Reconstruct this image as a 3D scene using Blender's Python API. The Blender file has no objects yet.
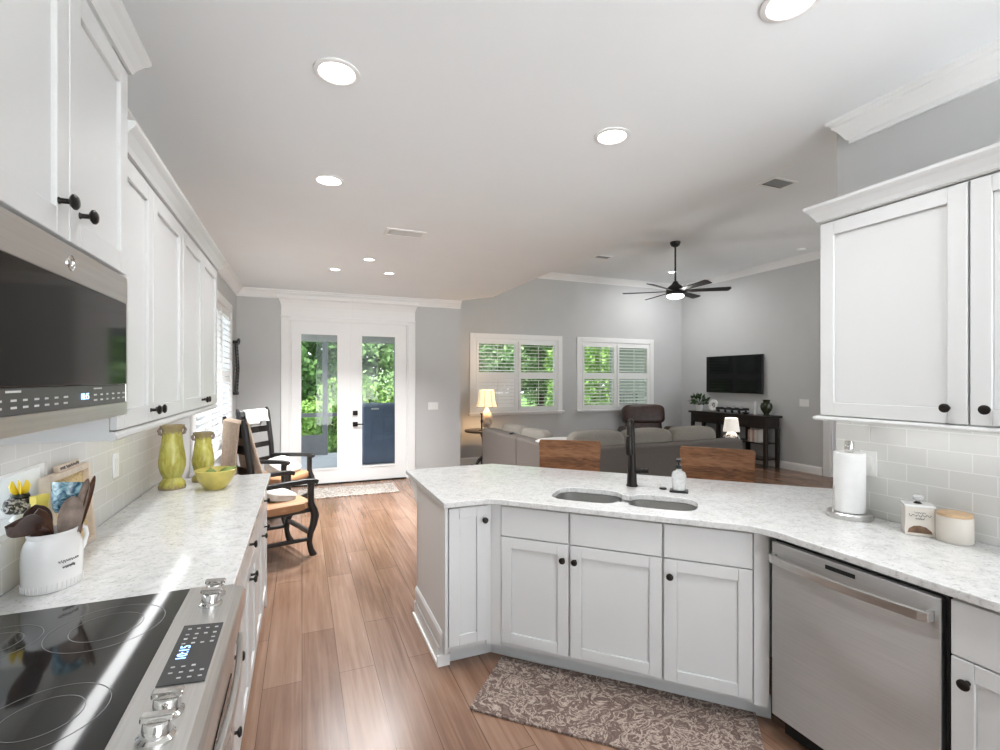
import bpy, bmesh, math, random
from mathutils import Matrix, Vector
R = math.radians
PI = math.pi
SC = bpy.context.scene
COL = SC.collection
RT = math.sqrt(.5)

# ------------------------------------------------------------------ camera, world, sun, exposure
cam_d = bpy.data.cameras.new('camera'); cam = bpy.data.objects.new('camera', cam_d); COL.objects.link(cam)
cam_d.sensor_width = 36; cam_d.lens = 36*481/1000; cam_d.shift_y = .0045; cam_d.clip_start = .02
cam.location = (0, 0, 1.565); cam.rotation_euler = (R(90), 0, -math.atan(198/481))
SC.camera = cam
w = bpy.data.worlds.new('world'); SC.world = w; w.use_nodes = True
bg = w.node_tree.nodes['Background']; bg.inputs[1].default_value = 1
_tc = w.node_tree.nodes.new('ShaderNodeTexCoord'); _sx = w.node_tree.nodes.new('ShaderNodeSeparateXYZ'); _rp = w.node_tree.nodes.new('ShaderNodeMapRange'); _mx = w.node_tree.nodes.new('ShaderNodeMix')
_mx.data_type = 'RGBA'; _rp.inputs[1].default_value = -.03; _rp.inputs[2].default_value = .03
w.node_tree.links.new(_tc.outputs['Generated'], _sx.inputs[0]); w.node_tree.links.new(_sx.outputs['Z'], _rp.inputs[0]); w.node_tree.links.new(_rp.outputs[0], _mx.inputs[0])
_mx.inputs[6].default_value = (9.9, 10.1, 10.3, 1)      # overbright lower half, added fill through the open rear to lift the ceilings
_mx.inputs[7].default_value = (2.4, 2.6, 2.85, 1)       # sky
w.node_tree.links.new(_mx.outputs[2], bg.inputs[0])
sun_d = bpy.data.lights.new('sun', 'SUN'); sun_d.energy = 4.0; sun_d.angle = R(4); sun_d.color = (1, .96, .88)
sun = bpy.data.objects.new('sun', sun_d); COL.objects.link(sun); sun.rotation_euler = (R(32), R(-8), 0)
vs = SC.view_settings
vs.view_transform = 'Standard'; vs.look = 'None'; vs.gamma = 1; vs.exposure = .33; vs.use_curve_mapping = False
SC.cycles.max_bounces = 14; SC.cycles.diffuse_bounces = 8; SC.cycles.transparent_max_bounces = 16
DOWNLIGHT_W = 7.0

# ------------------------------------------------------------------ materials
def nmat(name):
    m = bpy.data.materials.new(name); m.use_nodes = True
    nt = m.node_tree
    return m, nt, nt.nodes['Principled BSDF']
def N(nt, typ, **kw):
    n = nt.nodes.new(typ)
    for k, v in kw.items():
        if k in n.inputs.keys() if isinstance(k, str) else False: n.inputs[k].default_value = v
        else: setattr(n, k, v)
    return n
def setin(n, **kw):
    for k, v in kw.items(): n.inputs[k.replace('_', ' ')].default_value = v
def ramp(nt, stops, fac=None):
    r = nt.nodes.new('ShaderNodeValToRGB')
    el = r.color_ramp.elements
    while len(el) < len(stops): el.new(.5)
    for e, (p, c) in zip(el, stops): e.position = p; e.color = (*c, 1)
    if fac is not None: nt.links.new(fac, r.inputs[0])
    return r
def coords(nt, scale=(1, 1, 1), rot=(0, 0, 0)):
    t = nt.nodes.new('ShaderNodeTexCoord'); mp = nt.nodes.new('ShaderNodeMapping')
    mp.inputs['Scale'].default_value = scale; mp.inputs['Rotation'].default_value = rot
    nt.links.new(t.outputs['Object'], mp.inputs[0])
    return mp.outputs[0]
def noise(nt, vec, scale, detail=4, rough=.5, dist=0):
    n = nt.nodes.new('ShaderNodeTexNoise')
    n.inputs['Scale'].default_value = scale; n.inputs['Detail'].default_value = detail
    n.inputs['Roughness'].default_value = rough; n.inputs['Distortion'].default_value = dist
    if vec is not None: nt.links.new(vec, n.inputs['Vector'])
    return n
def bump(nt, h, strength=.2, dist=.01):
    b = nt.nodes.new('ShaderNodeBump'); b.inputs['Strength'].default_value = strength; b.inputs['Distance'].default_value = dist
    nt.links.new(h, b.inputs['Height']); return b.outputs[0]
def plain(name, col, rough=.5, metal=0, var=.06, scale=8, emit=None, es=0, spec=None, bmp=0):
    m, nt, b = nmat(name)
    v = coords(nt); n = noise(nt, v, scale)
    r = ramp(nt, [(.3, tuple(max(0, c*(1-var)) for c in col)), (.7, tuple(min(1, c*(1+var)) for c in col))], n.outputs['Fac'])
    nt.links.new(r.outputs[0], b.inputs['Base Color'])
    b.inputs['Roughness'].default_value = rough; b.inputs['Metallic'].default_value = metal
    if spec is not None: b.inputs['Specular IOR Level'].default_value = spec
    if emit: b.inputs['Emission Color'].default_value = (*emit, 1); b.inputs['Emission Strength'].default_value = es
    if bmp: nt.links.new(bump(nt, noise(nt, v, 260, 2).outputs['Fac'], bmp, .004), b.inputs['Normal'])
    return m
M = {}
M['cab'] = plain('cabinet paint', (.62, .625, .62), .32, var=.01, scale=2)
M['trim'] = plain('trim paint', (.82, .82, .81), .35, var=.01, scale=2)
M['wall'] = plain('wall paint', (.53, .535, .53), .75, var=.015, scale=3)
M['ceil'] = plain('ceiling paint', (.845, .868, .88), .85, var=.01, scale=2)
M['stucco'] = plain('exterior stucco', (.30, .31, .31), .9, var=.05, scale=20)
M['bronze'] = plain('dark bronze', (.022, .019, .017), .38, .75, var=.2)
M['black'] = plain('black plastic', (.010, .010, .011), .5)
M['blackwood'] = plain('black painted wood', (.014, .012, .011), .38, var=.3, scale=20)
M['espresso'] = plain('espresso wood', (.018, .012, .009), .35, var=.3, scale=20)
M['leather'] = plain('brown leather', (.045, .022, .016), .38, var=.3, scale=14, bmp=.15)
M['white'] = plain('white ceramic', (.82, .81, .795), .18, var=.02)
M['paper'] = plain('paper towel', (.84, .84, .83), .9, var=.02, scale=30, bmp=.2)
M['cream'] = plain('cream ceramic', (.72, .67, .6), .35, var=.03)
M['whiteplastic'] = plain('white plastic', (.8, .8, .78), .35, var=.01)
M['ventwhite'] = plain('vent white', (.62, .61, .6), .5, var=.01)
M['dark'] = plain('dark slot', (.01, .01, .01), .7)
M['lens'] = plain('lamp lens', (.9, .9, .9), .4, emit=(1, .985, .96), es=9)
M['glow'] = plain('lit lamp shade', (.85, .74, .56), .8, emit=(1, .74, .42), es=.75)
M['glow2'] = plain('lit white shade', (.9, .88, .85), .8, emit=(1, .9, .78), es=.35)
M['blue'] = plain('blue display', (.02, .03, .1), .3, emit=(.3, .55, 1), es=3)
M['mark'] = plain('printed marking', (.55, .55, .54), .6)
M['ink'] = plain('grey ink', (.12, .11, .11), .7)
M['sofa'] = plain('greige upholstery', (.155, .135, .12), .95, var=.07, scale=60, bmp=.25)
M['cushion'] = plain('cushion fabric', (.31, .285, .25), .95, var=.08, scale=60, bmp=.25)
M['throw'] = plain('white throw', (.62, .61, .59), .95, var=.08, scale=50, bmp=.3)
M['beige'] = plain('beige knit', (.58, .45, .35), .98, var=.12, scale=50, bmp=.4)
M['pillow'] = plain('cream pillow fabric', (.62, .60, .56), .95, var=.05, scale=40, bmp=.3)
M['rush'] = None
M['grillcover'] = plain('blue grey vinyl cover', (.11, .14, .21), .6, var=.08, scale=4)
M['concrete'] = plain('porch concrete', (.42, .43, .46), .8, var=.06, scale=5)
M['postgrey'] = plain('porch frame', (.17, .17, .18), .6)
M['beamgrey'] = plain('porch soffit', (.34, .33, .32), .8)
M['patio'] = plain('blue grey pavers', (.075, .15, .27), .8, var=.35, scale=1.5)
M['grass'] = plain('lawn grass', (.11, .22, .04), .95, var=.5, scale=3)
M['bark'] = plain('bark', (.09, .065, .045), .95, var=.4, scale=10)
M['yellow'] = plain('yellow petals', (.85, .62, .03), .5)
M['lemon'] = plain('yellow card', (.85, .68, .12), .5)
M['wooden'] = plain('olive wood', (.10, .045, .025), .5, var=.4, scale=25)
M['walnut'] = plain('walnut spoon', (.05, .022, .016), .45, var=.4, scale=25)
M['greywood'] = plain('grey weathered wood', (.25, .19, .155), .6, var=.35, scale=30)
M['palewood'] = plain('pale frame wood', (.60, .50, .40), .6, var=.1, scale=25)
M['bamboo'] = plain('bamboo lid', (.62, .43, .25), .5, var=.12, scale=25)
M['avocado'] = plain('green fruit', (.16, .22, .03), .5, var=.4, scale=12)
M['bronzegreen'] = plain('dark green glaze', (.03, .035, .018), .25, var=.5, scale=14)
M['brownleaf'] = plain('brown picture', (.16, .09, .05), .6, var=.5, scale=40)
M['pink'] = plain('book covers', (.55, .36, .30), .7, var=.2, scale=12)
M['cloudglass'] = plain('frosted tumbler', (.6, .6, .6), .15)
M['ring'] = plain('burner print', (.20, .20, .20), .3)

def steel(name, col, rough, axis):
    m, nt, b = nmat(name)
    sc = [1, 1, 1]; sc[axis] = .02
    v = coords(nt, tuple(s*1 for s in sc)); n = noise(nt, v, 180, 3)
    r = ramp(nt, [(.3, tuple(c*.93 for c in col)), (.7, tuple(min(1, c*1.05) for c in col))], n.outputs['Fac'])
    nt.links.new(r.outputs[0], b.inputs['Base Color'])
    b.inputs['Metallic'].default_value = 1; b.inputs['Roughness'].default_value = rough
    nt.links.new(bump(nt, n.outputs['Fac'], .04, .002), b.inputs['Normal'])
    return m
M['steel'] = steel('brushed steel', (.60, .595, .58), .30, 0)
M['steelv'] = steel('brushed steel door', (.56, .56, .555), .42, 0)
_nt = M['steelv'].node_tree; _b = _nt.nodes['Principled BSDF']; _b.inputs['Anisotropic'].default_value = .93
_t = _nt.nodes.new('ShaderNodeCombineXYZ'); _t.inputs[2].default_value = 1; _nt.links.new(_t.outputs[0], _b.inputs['Tangent'])
M['chrome'] = steel('polished steel', (.75, .74, .72), .1, 0)

def wood_floor():
    m, nt, b = nmat('wood plank floor')
    v = coords(nt, (1, 1, 1), (0, 0, R(90)))
    br = nt.nodes.new('ShaderNodeTexBrick'); nt.links.new(v, br.inputs['Vector'])
    br.offset = .37; br.offset_frequency = 2
    setin(br, Scale=1.0, Mortar_Size=.0016, Mortar_Smooth=.2, Bias=0, Brick_Width=1.35, Row_Height=.185)
    br.inputs['Color1'].default_value = (0, 0, 0, 1); br.inputs['Color2'].default_value = (1, 1, 1, 1); br.inputs['Mortar'].default_value = (.5, .5, .5, 1)
    g = noise(nt, coords(nt, (16, .55, 1)), 2.6, 5, .55, .7)
    g2 = noise(nt, coords(nt, (3, .6, 1)), 1.6, 4, .55, .6)
    mx = nt.nodes.new('ShaderNodeMix'); mx.data_type = 'FLOAT'; mx.inputs[0].default_value = .5
    nt.links.new(g.outputs['Fac'], mx.inputs[2]); nt.links.new(g2.outputs['Fac'], mx.inputs[3])
    ma = nt.nodes.new('ShaderNodeMath'); ma.operation = 'MULTIPLY_ADD'; ma.inputs[1].default_value = .17
    nt.links.new(br.outputs['Color'], ma.inputs[0]); nt.links.new(mx.outputs[0], ma.inputs[2])
    r = ramp(nt, [(.30, (.095, .047, .030)), (.48, (.168, .090, .056)), (.62, (.225, .130, .086)), (.78, (.285, .178, .124))], ma.outputs[0])
    mm = nt.nodes.new('ShaderNodeMix'); mm.data_type = 'RGBA'
    nt.links.new(br.outputs['Fac'], mm.inputs[0]); nt.links.new(r.outputs[0], mm.inputs[6]); mm.inputs[7].default_value = (.07, .035, .02, 1)
    nt.links.new(mm.outputs[2], b.inputs['Base Color'])
    rr = nt.nodes.new('ShaderNodeMapRange'); nt.links.new(g.outputs['Fac'], rr.inputs[0]); rr.inputs[3].default_value = .20; rr.inputs[4].default_value = .30
    nt.links.new(rr.outputs[0], b.inputs['Roughness'])
    nt.links.new(bump(nt, br.outputs['Fac'], -.25, .002), b.inputs['Normal'])
    return m
M['floor'] = wood_floor()
def quartz():
    m, nt, b = nmat('speckled quartz')
    v = coords(nt)
    n1 = noise(nt, v, 17, 8, .66, .7); n2 = noise(nt, v, 75, 4, .6, .4); n3 = noise(nt, v, 6.5, 9, .7, 1.2)
    r1 = ramp(nt, [(.30, (.50, .497, .485)), (.44, (.59, .59, .578)), (.60, (.645, .645, .637))], n1.outputs['Fac'])
    r2 = ramp(nt, [(.33, (.5, .49, .48)), (.44, (1, 1, 1))], n2.outputs['Fac'])
    r3 = ramp(nt, [(.47, (1, 1, 1)), (.495, (.86, .855, .85)), (.52, (1, 1, 1))], n3.outputs['Fac'])
    a = nt.nodes.new('ShaderNodeMix'); a.data_type = 'RGBA'; a.blend_type = 'MULTIPLY'; a.inputs[0].default_value = .55
    nt.links.new(r1.outputs[0], a.inputs[6]); nt.links.new(r2.outputs[0], a.inputs[7])
    c = nt.nodes.new('ShaderNodeMix'); c.data_type = 'RGBA'; c.blend_type = 'MULTIPLY'; c.inputs[0].default_value = .8
    nt.links.new(a.outputs[2], c.inputs[6]); nt.links.new(r3.outputs[0], c.inputs[7])
    nt.links.new(c.outputs[2], b.inputs['Base Color'])
    b.inputs['Roughness'].default_value = .13
    return m
M['quartz'] = quartz()
def tile():
    m, nt, b = nmat('white subway tile')
    t = nt.nodes.new('ShaderNodeTexCoord'); s = nt.nodes.new('ShaderNodeSeparateXYZ'); c = nt.nodes.new('ShaderNodeCombineXYZ')
    nt.links.new(t.outputs['Object'], s.inputs[0]); nt.links.new(s.outputs['Y'], c.inputs[0]); nt.links.new(s.outputs['Z'], c.inputs[1])
    br = nt.nodes.new('ShaderNodeTexBrick'); nt.links.new(c.outputs[0], br.inputs['Vector'])
    setin(br, Scale=1.0, Mortar_Size=.0022, Mortar_Smooth=.3, Brick_Width=.153, Row_Height=.079)
    br.inputs['Color1'].default_value = (.63, .625, .60, 1); br.inputs['Color2'].default_value = (.68, .675, .655, 1); br.inputs['Mortar'].default_value = (.78, .775, .76, 1)
    nt.links.new(br.outputs['Color'], b.inputs['Base Color']); b.inputs['Roughness'].default_value = .15
    nt.links.new(bump(nt, br.outputs['Fac'], -.4, .003), b.inputs['Normal'])
    return m
M['tile'] = tile()
def rug(name, c0, c1, c2, k=1.0):
    m, nt, b = nmat(name)
    v = coords(nt)
    n = noise(nt, v, 3, 3); 
    dm = nt.nodes.new('ShaderNodeVectorMath'); dm.operation = 'MULTIPLY_ADD'
    nt.links.new(n.outputs['Color'], dm.inputs[0]); dm.inputs[1].default_value = (.12, .12, 0); nt.links.new(v, dm.inputs[2])
    vo = nt.nodes.new('ShaderNodeTexVoronoi'); vo.inputs['Scale'].default_value = 7*k; vo.feature = 'DISTANCE_TO_EDGE'; nt.links.new(dm.outputs[0], vo.inputs['Vector'])
    wv = noise(nt, dm.outputs[0], 15*k, 5, .62, 3.2)
    ma = nt.nodes.new('ShaderNodeMath'); ma.operation = 'MULTIPLY_ADD'; ma.inputs[1].default_value = .55
    nt.links.new(vo.outputs['Distance'], ma.inputs[0]); nt.links.new(wv.outputs['Fac'], ma.inputs[2])
    r = ramp(nt, [(.40, c1), (.47, c0), (.53, c1), (.58, c2), (.63, c1), (.70, c0), (.80, c2)], ma.outputs[0])
    nt.links.new(r.outputs[0], b.inputs['Base Color']); b.inputs['Roughness'].default_value = .98
    nt.links.new(bump(nt, noise(nt, v, 500, 2).outputs['Fac'], .4, .004), b.inputs['Normal'])
    return m
M['rug'] = rug('vintage rug', (.085, .055, .046), (.17, .12, .10), (.42, .35, .295), .75)
M['doormat'] = rug('pale rug', (.09, .075, .065), (.36, .31, .27), (.62, .58, .53), .8)
def planks(name, cols, axis_scale, seam):
    m, nt, b = nmat(name)
    g = noise(nt, coords(nt, axis_scale), 4, 7, .6, 1.4)
    t = nt.nodes.new('ShaderNodeTexCoord'); s = nt.nodes.new('ShaderNodeSeparateXYZ'); nt.links.new(t.outputs['Object'], s.inputs[0])
    dv = nt.nodes.new('ShaderNodeMath'); dv.operation = 'DIVIDE'; nt.links.new(s.outputs['Z'], dv.inputs[0]); dv.inputs[1].default_value = seam
    fl = nt.nodes.new('ShaderNodeMath'); fl.operation = 'FLOOR'; nt.links.new(dv.outputs[0], fl.inputs[0])
    wn = nt.nodes.new('ShaderNodeTexWhiteNoise'); wn.noise_dimensions = '1D'; nt.links.new(fl.outputs[0], wn.inputs['W'])
    ma = nt.nodes.new('ShaderNodeMath'); ma.operation = 'MULTIPLY_ADD'; ma.inputs[1].default_value = .22
    nt.links.new(wn.outputs['Value'], ma.inputs[0]); nt.links.new(g.outputs['Fac'], ma.inputs[2])
    r = ramp(nt, [(.38, cols[0]), (.58, cols[1]), (.78, cols[2])], ma.outputs[0])
    nt.links.new(r.outputs[0], b.inputs['Base Color']); b.inputs['Roughness'].default_value = .42
    return m
M['stoolwood'] = planks('plank stool wood', [(.085, .030, .010), (.20, .080, .028), (.30, .14, .06)], (2, 2, 16), .072)
def rush():
    m, nt, b = nmat('tan woven leather')
    wv = nt.nodes.new('ShaderNodeTexWave'); wv.inputs['Scale'].default_value = 22; wv.inputs['Distortion'].default_value = 1.5
    nt.links.new(coords(nt), wv.inputs['Vector'])
    r = ramp(nt, [(.2, (.33, .16, .07)), (.8, (.52, .29, .15))], wv.outputs['Fac'])
    nt.links.new(r.outputs[0], b.inputs['Base Color']); b.inputs['Roughness'].default_value = .6
    nt.links.new(bump(nt, wv.outputs['Fac'], .3, .004), b.inputs['Normal'])
    return m
M['rush'] = rush()
def glaze():
    m, nt, b = nmat('yellow crackle glaze')
    v = coords(nt, (1, 1, .35)); n = noise(nt, v, 22, 6, .65, .8); v2 = coords(nt); n2 = noise(nt, v2, 60, 4, .6)
    r = ramp(nt, [(.32, (.31, .25, .045)), (.5, (.46, .425, .09)), (.7, (.58, .56, .19))], n.outputs['Fac'])
    t = nt.nodes.new('ShaderNodeTexCoord'); s = nt.nodes.new('ShaderNodeSeparateXYZ'); nt.links.new(t.outputs['Generated'], s.inputs[0])
    ad = nt.nodes.new('ShaderNodeMath'); ad.operation = 'MULTIPLY_ADD'; ad.inputs[1].default_value = .22
    nt.links.new(n2.outputs['Fac'], ad.inputs[0]); nt.links.new(s.outputs['Z'], ad.inputs[2])
    r2 = ramp(nt, [(.13, (1, 1, 1)), (.165, (0, 0, 0)), (.985, (0, 0, 0)), (1.0, (.85, .85, .85))], ad.outputs[0])
    mm = nt.nodes.new('ShaderNodeMix'); mm.data_type = 'RGBA'
    nt.links.new(r2.outputs[0], mm.inputs[0]); nt.links.new(r.outputs[0], mm.inputs[6]); mm.inputs[7].default_value = (.29, .22, .13, 1)
    nt.links.new(mm.outputs[2], b.inputs['Base Color']); b.inputs['Roughness'].default_value = .18
    return m
M['glaze'] = glaze()
M['bowl'] = plain('yellow bowl glaze', (.52, .44, .11), .3, var=.18, scale=14)
def two(name, c0, c1, scale, lo, hi, rough=.3, dist=1.0, metal=0):
    m, nt, b = nmat(name)
    n = noise(nt, coords(nt), scale, 4, .6, dist)
    r = ramp(nt, [(lo, c0), (hi, c1)], n.outputs['Fac']); nt.links.new(r.outputs[0], b.inputs['Base Color'])
    b.inputs['Roughness'].default_value = rough; b.inputs['Metallic'].default_value = metal
    return m
M['speckled'] = two('black white speckle', (.02, .02, .02), (.55, .53, .5), 70, .5, .58, .4)
M['bluepot'] = two('blue patterned glaze', (.015, .07, .12), (.26, .42, .48), 34, .42, .60, .25)
M['wicker'] = two('woven straw', (.45, .31, .13), (.70, .55, .31), 60, .38, .62, .8, 3)
M['lampbase'] = two('shell lamp ceramic', (.45, .34, .24), (.75, .66, .55), 14, .4, .6, .5)
M['zebra'] = two('black white stripe ceramic', (.02, .02, .025), (.75, .74, .72), 16, .48, .52, .3, 2.5)
M['leafA'] = two('deep green leaves', (.05, .13, .03), (.16, .32, .08), 2.5, .35, .65, .6)
M['leafB'] = two('bright green leaves', (.17, .34, .05), (.36, .55, .15), 2.5, .35, .65, .6)
M['leafC'] = two('pale green leaves', (.14, .26, .09), (.32, .46, .20), 2.5, .35, .65, .6)
M['leafP'] = two('house plant leaves', (.008, .03, .006), (.05, .10, .03), 20, .4, .6, .5)
def glass_thin(name, tint=(1, 1, 1), ior=1.3):
    m, nt, b = nmat(name)
    nt.nodes.remove(b); out = nt.nodes['Material Output']
    tr = nt.nodes.new('ShaderNodeBsdfTransparent'); tr.inputs[0].default_value = (*tint, 1)
    gs = nt.nodes.new('ShaderNodeBsdfGlossy'); gs.inputs['Roughness'].default_value = .02
    fr = nt.nodes.new('ShaderNodeFresnel'); fr.inputs[0].default_value = ior
    mx = nt.nodes.new('ShaderNodeMixShader')
    nt.links.new(fr.outputs[0], mx.inputs[0]); nt.links.new(tr.outputs[0], mx.inputs[1]); nt.links.new(gs.outputs[0], mx.inputs[2])
    nt.links.new(mx.outputs[0], out.inputs[0]); return m
M['glass'] = glass_thin('window glass', (.97, .985, .98))
M['bottle'] = plain('textured clear glass', (.78, .79, .78), .15, var=.1, scale=60)
M['bottle'].node_tree.nodes['Principled BSDF'].inputs['Alpha'].default_value = .5
def dark_glass(name, col, rough, ior=1.33):
    m, nt, b = nmat(name); v = coords(nt); n = noise(nt, v, 5)
    r = ramp(nt, [(.3, col), (.7, tuple(c*1.1 for c in col))], n.outputs['Fac']); nt.links.new(r.outputs[0], b.inputs['Base Color'])
    b.inputs['Roughness'].default_value = rough; b.inputs['IOR'].default_value = ior; return m
M['blackglass'] = dark_glass('black glass', (.006, .006, .006), .06, 1.24)
M['cooktop'] = dark_glass('ceramic cooktop glass', (.014, .014, .014), .07)
M['cooktop'].node_tree.nodes['Principled BSDF'].inputs['IOR'].default_value = 1.7
M['tvscreen'] = dark_glass('television screen', (.004, .004, .005), .08, 1.28)
M['panelgrey'] = dark_glass('charcoal panel', (.055, .055, .055), .3)

# ------------------------------------------------------------------ mesh builder
class MB:
    def __init__(s): s.bm = bmesh.new(); s.T = Matrix.Identity(4)
    def v(s, p): return s.bm.verts.new(s.T @ Vector(p))
    def f(s, vs, smooth=False):
        try: fc = s.bm.faces.new(vs); fc.smooth = smooth
        except ValueError: pass
    def box(s, x0, y0, z0, x1, y1, z1):
        a = [s.v(p) for p in ((x0,y0,z0),(x1,y0,z0),(x1,y1,z0),(x0,y1,z0),(x0,y0,z1),(x1,y0,z1),(x1,y1,z1),(x0,y1,z1))]
        for q in ((3,2,1,0),(4,5,6,7),(0,1,5,4),(1,2,6,5),(2,3,7,6),(3,0,4,7)): s.f([a[i] for i in q])
        return s
    def prism(s, poly, z0, z1):
        A = [s.v((x, y, z0)) for x, y in poly]; B = [s.v((x, y, z1)) for x, y in poly]
        n = len(poly)
        s.f(A[::-1]); s.f(B)
        for i in range(n): s.f([A[i], A[(i+1) % n], B[(i+1) % n], B[i]])
        return s
    def tube(s, pts, r, seg=10, flat=1.0, closed=False, up=None):
        pts = [Vector(p) for p in pts]; n = len(pts)
        rs = r if isinstance(r, (list, tuple)) else [r]*n
        rings = []; prev = None
        for i, p in enumerate(pts):
            if closed: d = (pts[(i+1) % n]-pts[i-1])
            else: d = pts[min(i+1, n-1)]-pts[max(i-1, 0)]
            d.normalize()
            if prev is None:
                u = Vector(up) if up else (Vector((0, 0, 1)) if abs(d.z) < .9 else Vector((1, 0, 0)))
            else: u = prev
            a = (u-d*u.dot(d)).normalized(); b = d.cross(a); prev = a
            rings.append([s.v(p+(a*math.cos(t)+b*math.sin(t)*flat)*rs[i]) for t in [2*PI*k/seg for k in range(seg)]])
        m = n if closed else n-1
        for i in range(m):
            A, B = rings[i], rings[(i+1) % n]
            for k in range(seg): s.f([A[k], A[(k+1) % seg], B[(k+1) % seg], B[k]], True)
        if not closed: s.f(rings[0][::-1]); s.f(rings[-1])
        return s
    def bar(s, pts, w, h, up=(0, 0, 1)):      # rectangular section swept along points
        pts = [Vector(p) for p in pts]; n = len(pts); rings = []
        for i, p in enumerate(pts):
            d = (pts[min(i+1, n-1)]-pts[max(i-1, 0)]).normalized()
            u = Vector(up); b = d.cross(u).normalized(); a = b.cross(d).normalized()
            rings.append([s.v(p+a*y*h/2+b*x*w/2) for x, y in ((-1,-1),(1,-1),(1,1),(-1,1))])
        for i in range(n-1):
            A, B = rings[i], rings[i+1]
            for k in range(4): s.f([A[k], A[(k+1) % 4], B[(k+1) % 4], B[k]])
        s.f(rings[0][::-1]); s.f(rings[-1]); return s
    def cyl(s, p0, p1, r, r1=None, seg=20): return s.tube([p0, p1], [r, r if r1 is None else r1], seg)
    def lathe(s, prof, c=(0, 0, 0), seg=32, sx=1, sy=1):
        rings = []
        for r, z in prof:
            if r < 1e-5: rings.append([s.v((c[0], c[1], c[2]+z))])
            else: rings.append([s.v((c[0]+sx*r*math.cos(2*PI*k/seg), c[1]+sy*r*math.sin(2*PI*k/seg), c[2]+z)) for k in range(seg)])
        for A, B in zip(rings, rings[1:]):
            if len(A) == 1 and len(B) == 1: continue
            for k in range(seg):
                if len(A) == 1: s.f([A[0], B[(k+1) % seg], B[k]], True)
                elif len(B) == 1: s.f([A[k], A[(k+1) % seg], B[0]], True)
                else: s.f([A[k], A[(k+1) % seg], B[(k+1) % seg], B[k]], True)
        return s
    def blob(s, c, rad, e=1.0, seg=24, rings=14, wob=0, seed=0):      # superellipsoid
        rnd = random.Random(seed); ph = [rnd.uniform(0, 6) for _ in range(6)]
        sp = lambda x, k: math.copysign(abs(x)**k, x)
        R_ = []
        for i in range(rings+1):
            la = -PI/2+PI*i/rings; row = []
            for k in range(1 if i in (0, rings) else seg):
                lo = 2*PI*k/seg
                x = sp(math.cos(la), e)*sp(math.cos(lo), e); y = sp(math.cos(la), e)*sp(math.sin(lo), e); z = sp(math.sin(la), e)
                q = 1+wob*(math.sin(5*x+ph[0])+math.sin(6*y+ph[1])+math.sin(5*z+ph[2]))/3
                row.append(s.v((c[0]+rad[0]*x*q, c[1]+rad[1]*y*q, c[2]+rad[2]*z*q)))
            R_.append(row)
        for A, B in zip(R_, R_[1:]):
            for k in range(seg):
                if len(A) == 1: s.f([A[0], B[(k+1) % seg], B[k]], True)
                elif len(B) == 1: s.f([A[k], A[(k+1) % seg], B[0]], True)
                else: s.f([A[k], A[(k+1) % seg], B[(k+1) % seg], B[k]], True)
        return s
    def mould(s, p0, p1, out, prof, m0=0, m1=0):    # prof: (outward, z); ends sheared by m*outward
        p0 = Vector(p0); p1 = Vector(p1); out = Vector(out).normalized(); d = (p1-p0).normalized()
        A = [s.v(p0+out*o+Vector((0, 0, z))-d*o*m0) for o, z in prof]; B = [s.v(p1+out*o+Vector((0, 0, z))+d*o*m1) for o, z in prof]
        n = len(prof)
        for i in range(n): s.f([A[i], A[(i+1) % n], B[(i+1) % n], B[i]])
        s.f(A[::-1]); s.f(B); return s
    def build(s, name, mat, parent=None, world=False, smooth=False, bevel=0, sub=0, ang=38):
        bm = s.bm
        bmesh.ops.recalc_face_normals(bm, faces=bm.faces)
        if world and parent is not None: bm.transform(wm(parent).inverted())
        me = bpy.data.meshes.new(name); bm.to_mesh(me); bm.free()
        o = bpy.data.objects.new(name, me); COL.objects.link(o)
        if mat is not None: me.materials.append(M[mat] if isinstance(mat, str) else mat)
        if smooth or any(p.use_smooth for p in me.polygons):
            me.polygons.foreach_set('use_smooth', [True]*len(me.polygons)); me.set_sharp_from_angle(angle=R(ang))
        if bevel:
            b = o.modifiers.new('edge', 'BEVEL'); b.width = bevel; b.segments = 2; b.limit_method = 'ANGLE'; b.angle_limit = R(40)
        if sub:
            b = o.modifiers.new('sub', 'SUBSURF'); b.levels = sub; b.render_levels = sub
        if parent is not None: o.parent = parent
        return o
def wm(o):
    m = Matrix.Translation(o.location) @ o.rotation_euler.to_matrix().to_4x4()
    return wm(o.parent) @ m if o.parent else m
def tag(o, label, cat, group=None, kind=None):
    o['label'] = label; o['category'] = cat
    if group: o['group'] = group
    if kind: o['kind'] = kind
    return o
def thing(name, label, cat, loc=(0, 0, 0), rotz=0, group=None):
    o = bpy.data.objects.new(name, None); COL.objects.link(o); o.empty_display_size = .05
    o.location = loc; o.rotation_euler = (0, 0, R(rotz))
    return tag(o, label, cat, group)
def struct(o): o['kind'] = 'structure'; return o
def sroot(name, loc=(0, 0, 0), rotz=0):
    o = bpy.data.objects.new(name, None); COL.objects.link(o); o.location = loc; o.rotation_euler = (0, 0, R(rotz)); o['kind'] = 'structure'; return o
def copy_tree(o, parent=None):
    c = o.copy(); COL.objects.link(c)
    if parent is not None: c.parent = parent
    for ch in list(o.children): copy_tree(ch, c)
    return c
def area(name, loc, size, energy, rot=(0, 0, 0), col=(.98, .99, 1), parent=None, sy=None, spread=PI):
    d = bpy.data.lights.new(name, 'AREA'); d.energy = energy; d.size = size; d.color = col; d.spread = spread
    if sy: d.shape = 'RECTANGLE'; d.size_y = sy
    else: d.shape = 'DISK'
    o = bpy.data.objects.new(name, d); COL.objects.link(o); o.location = loc; o.rotation_euler = rot
    if parent is not None: o.parent = parent
    return o
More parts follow.
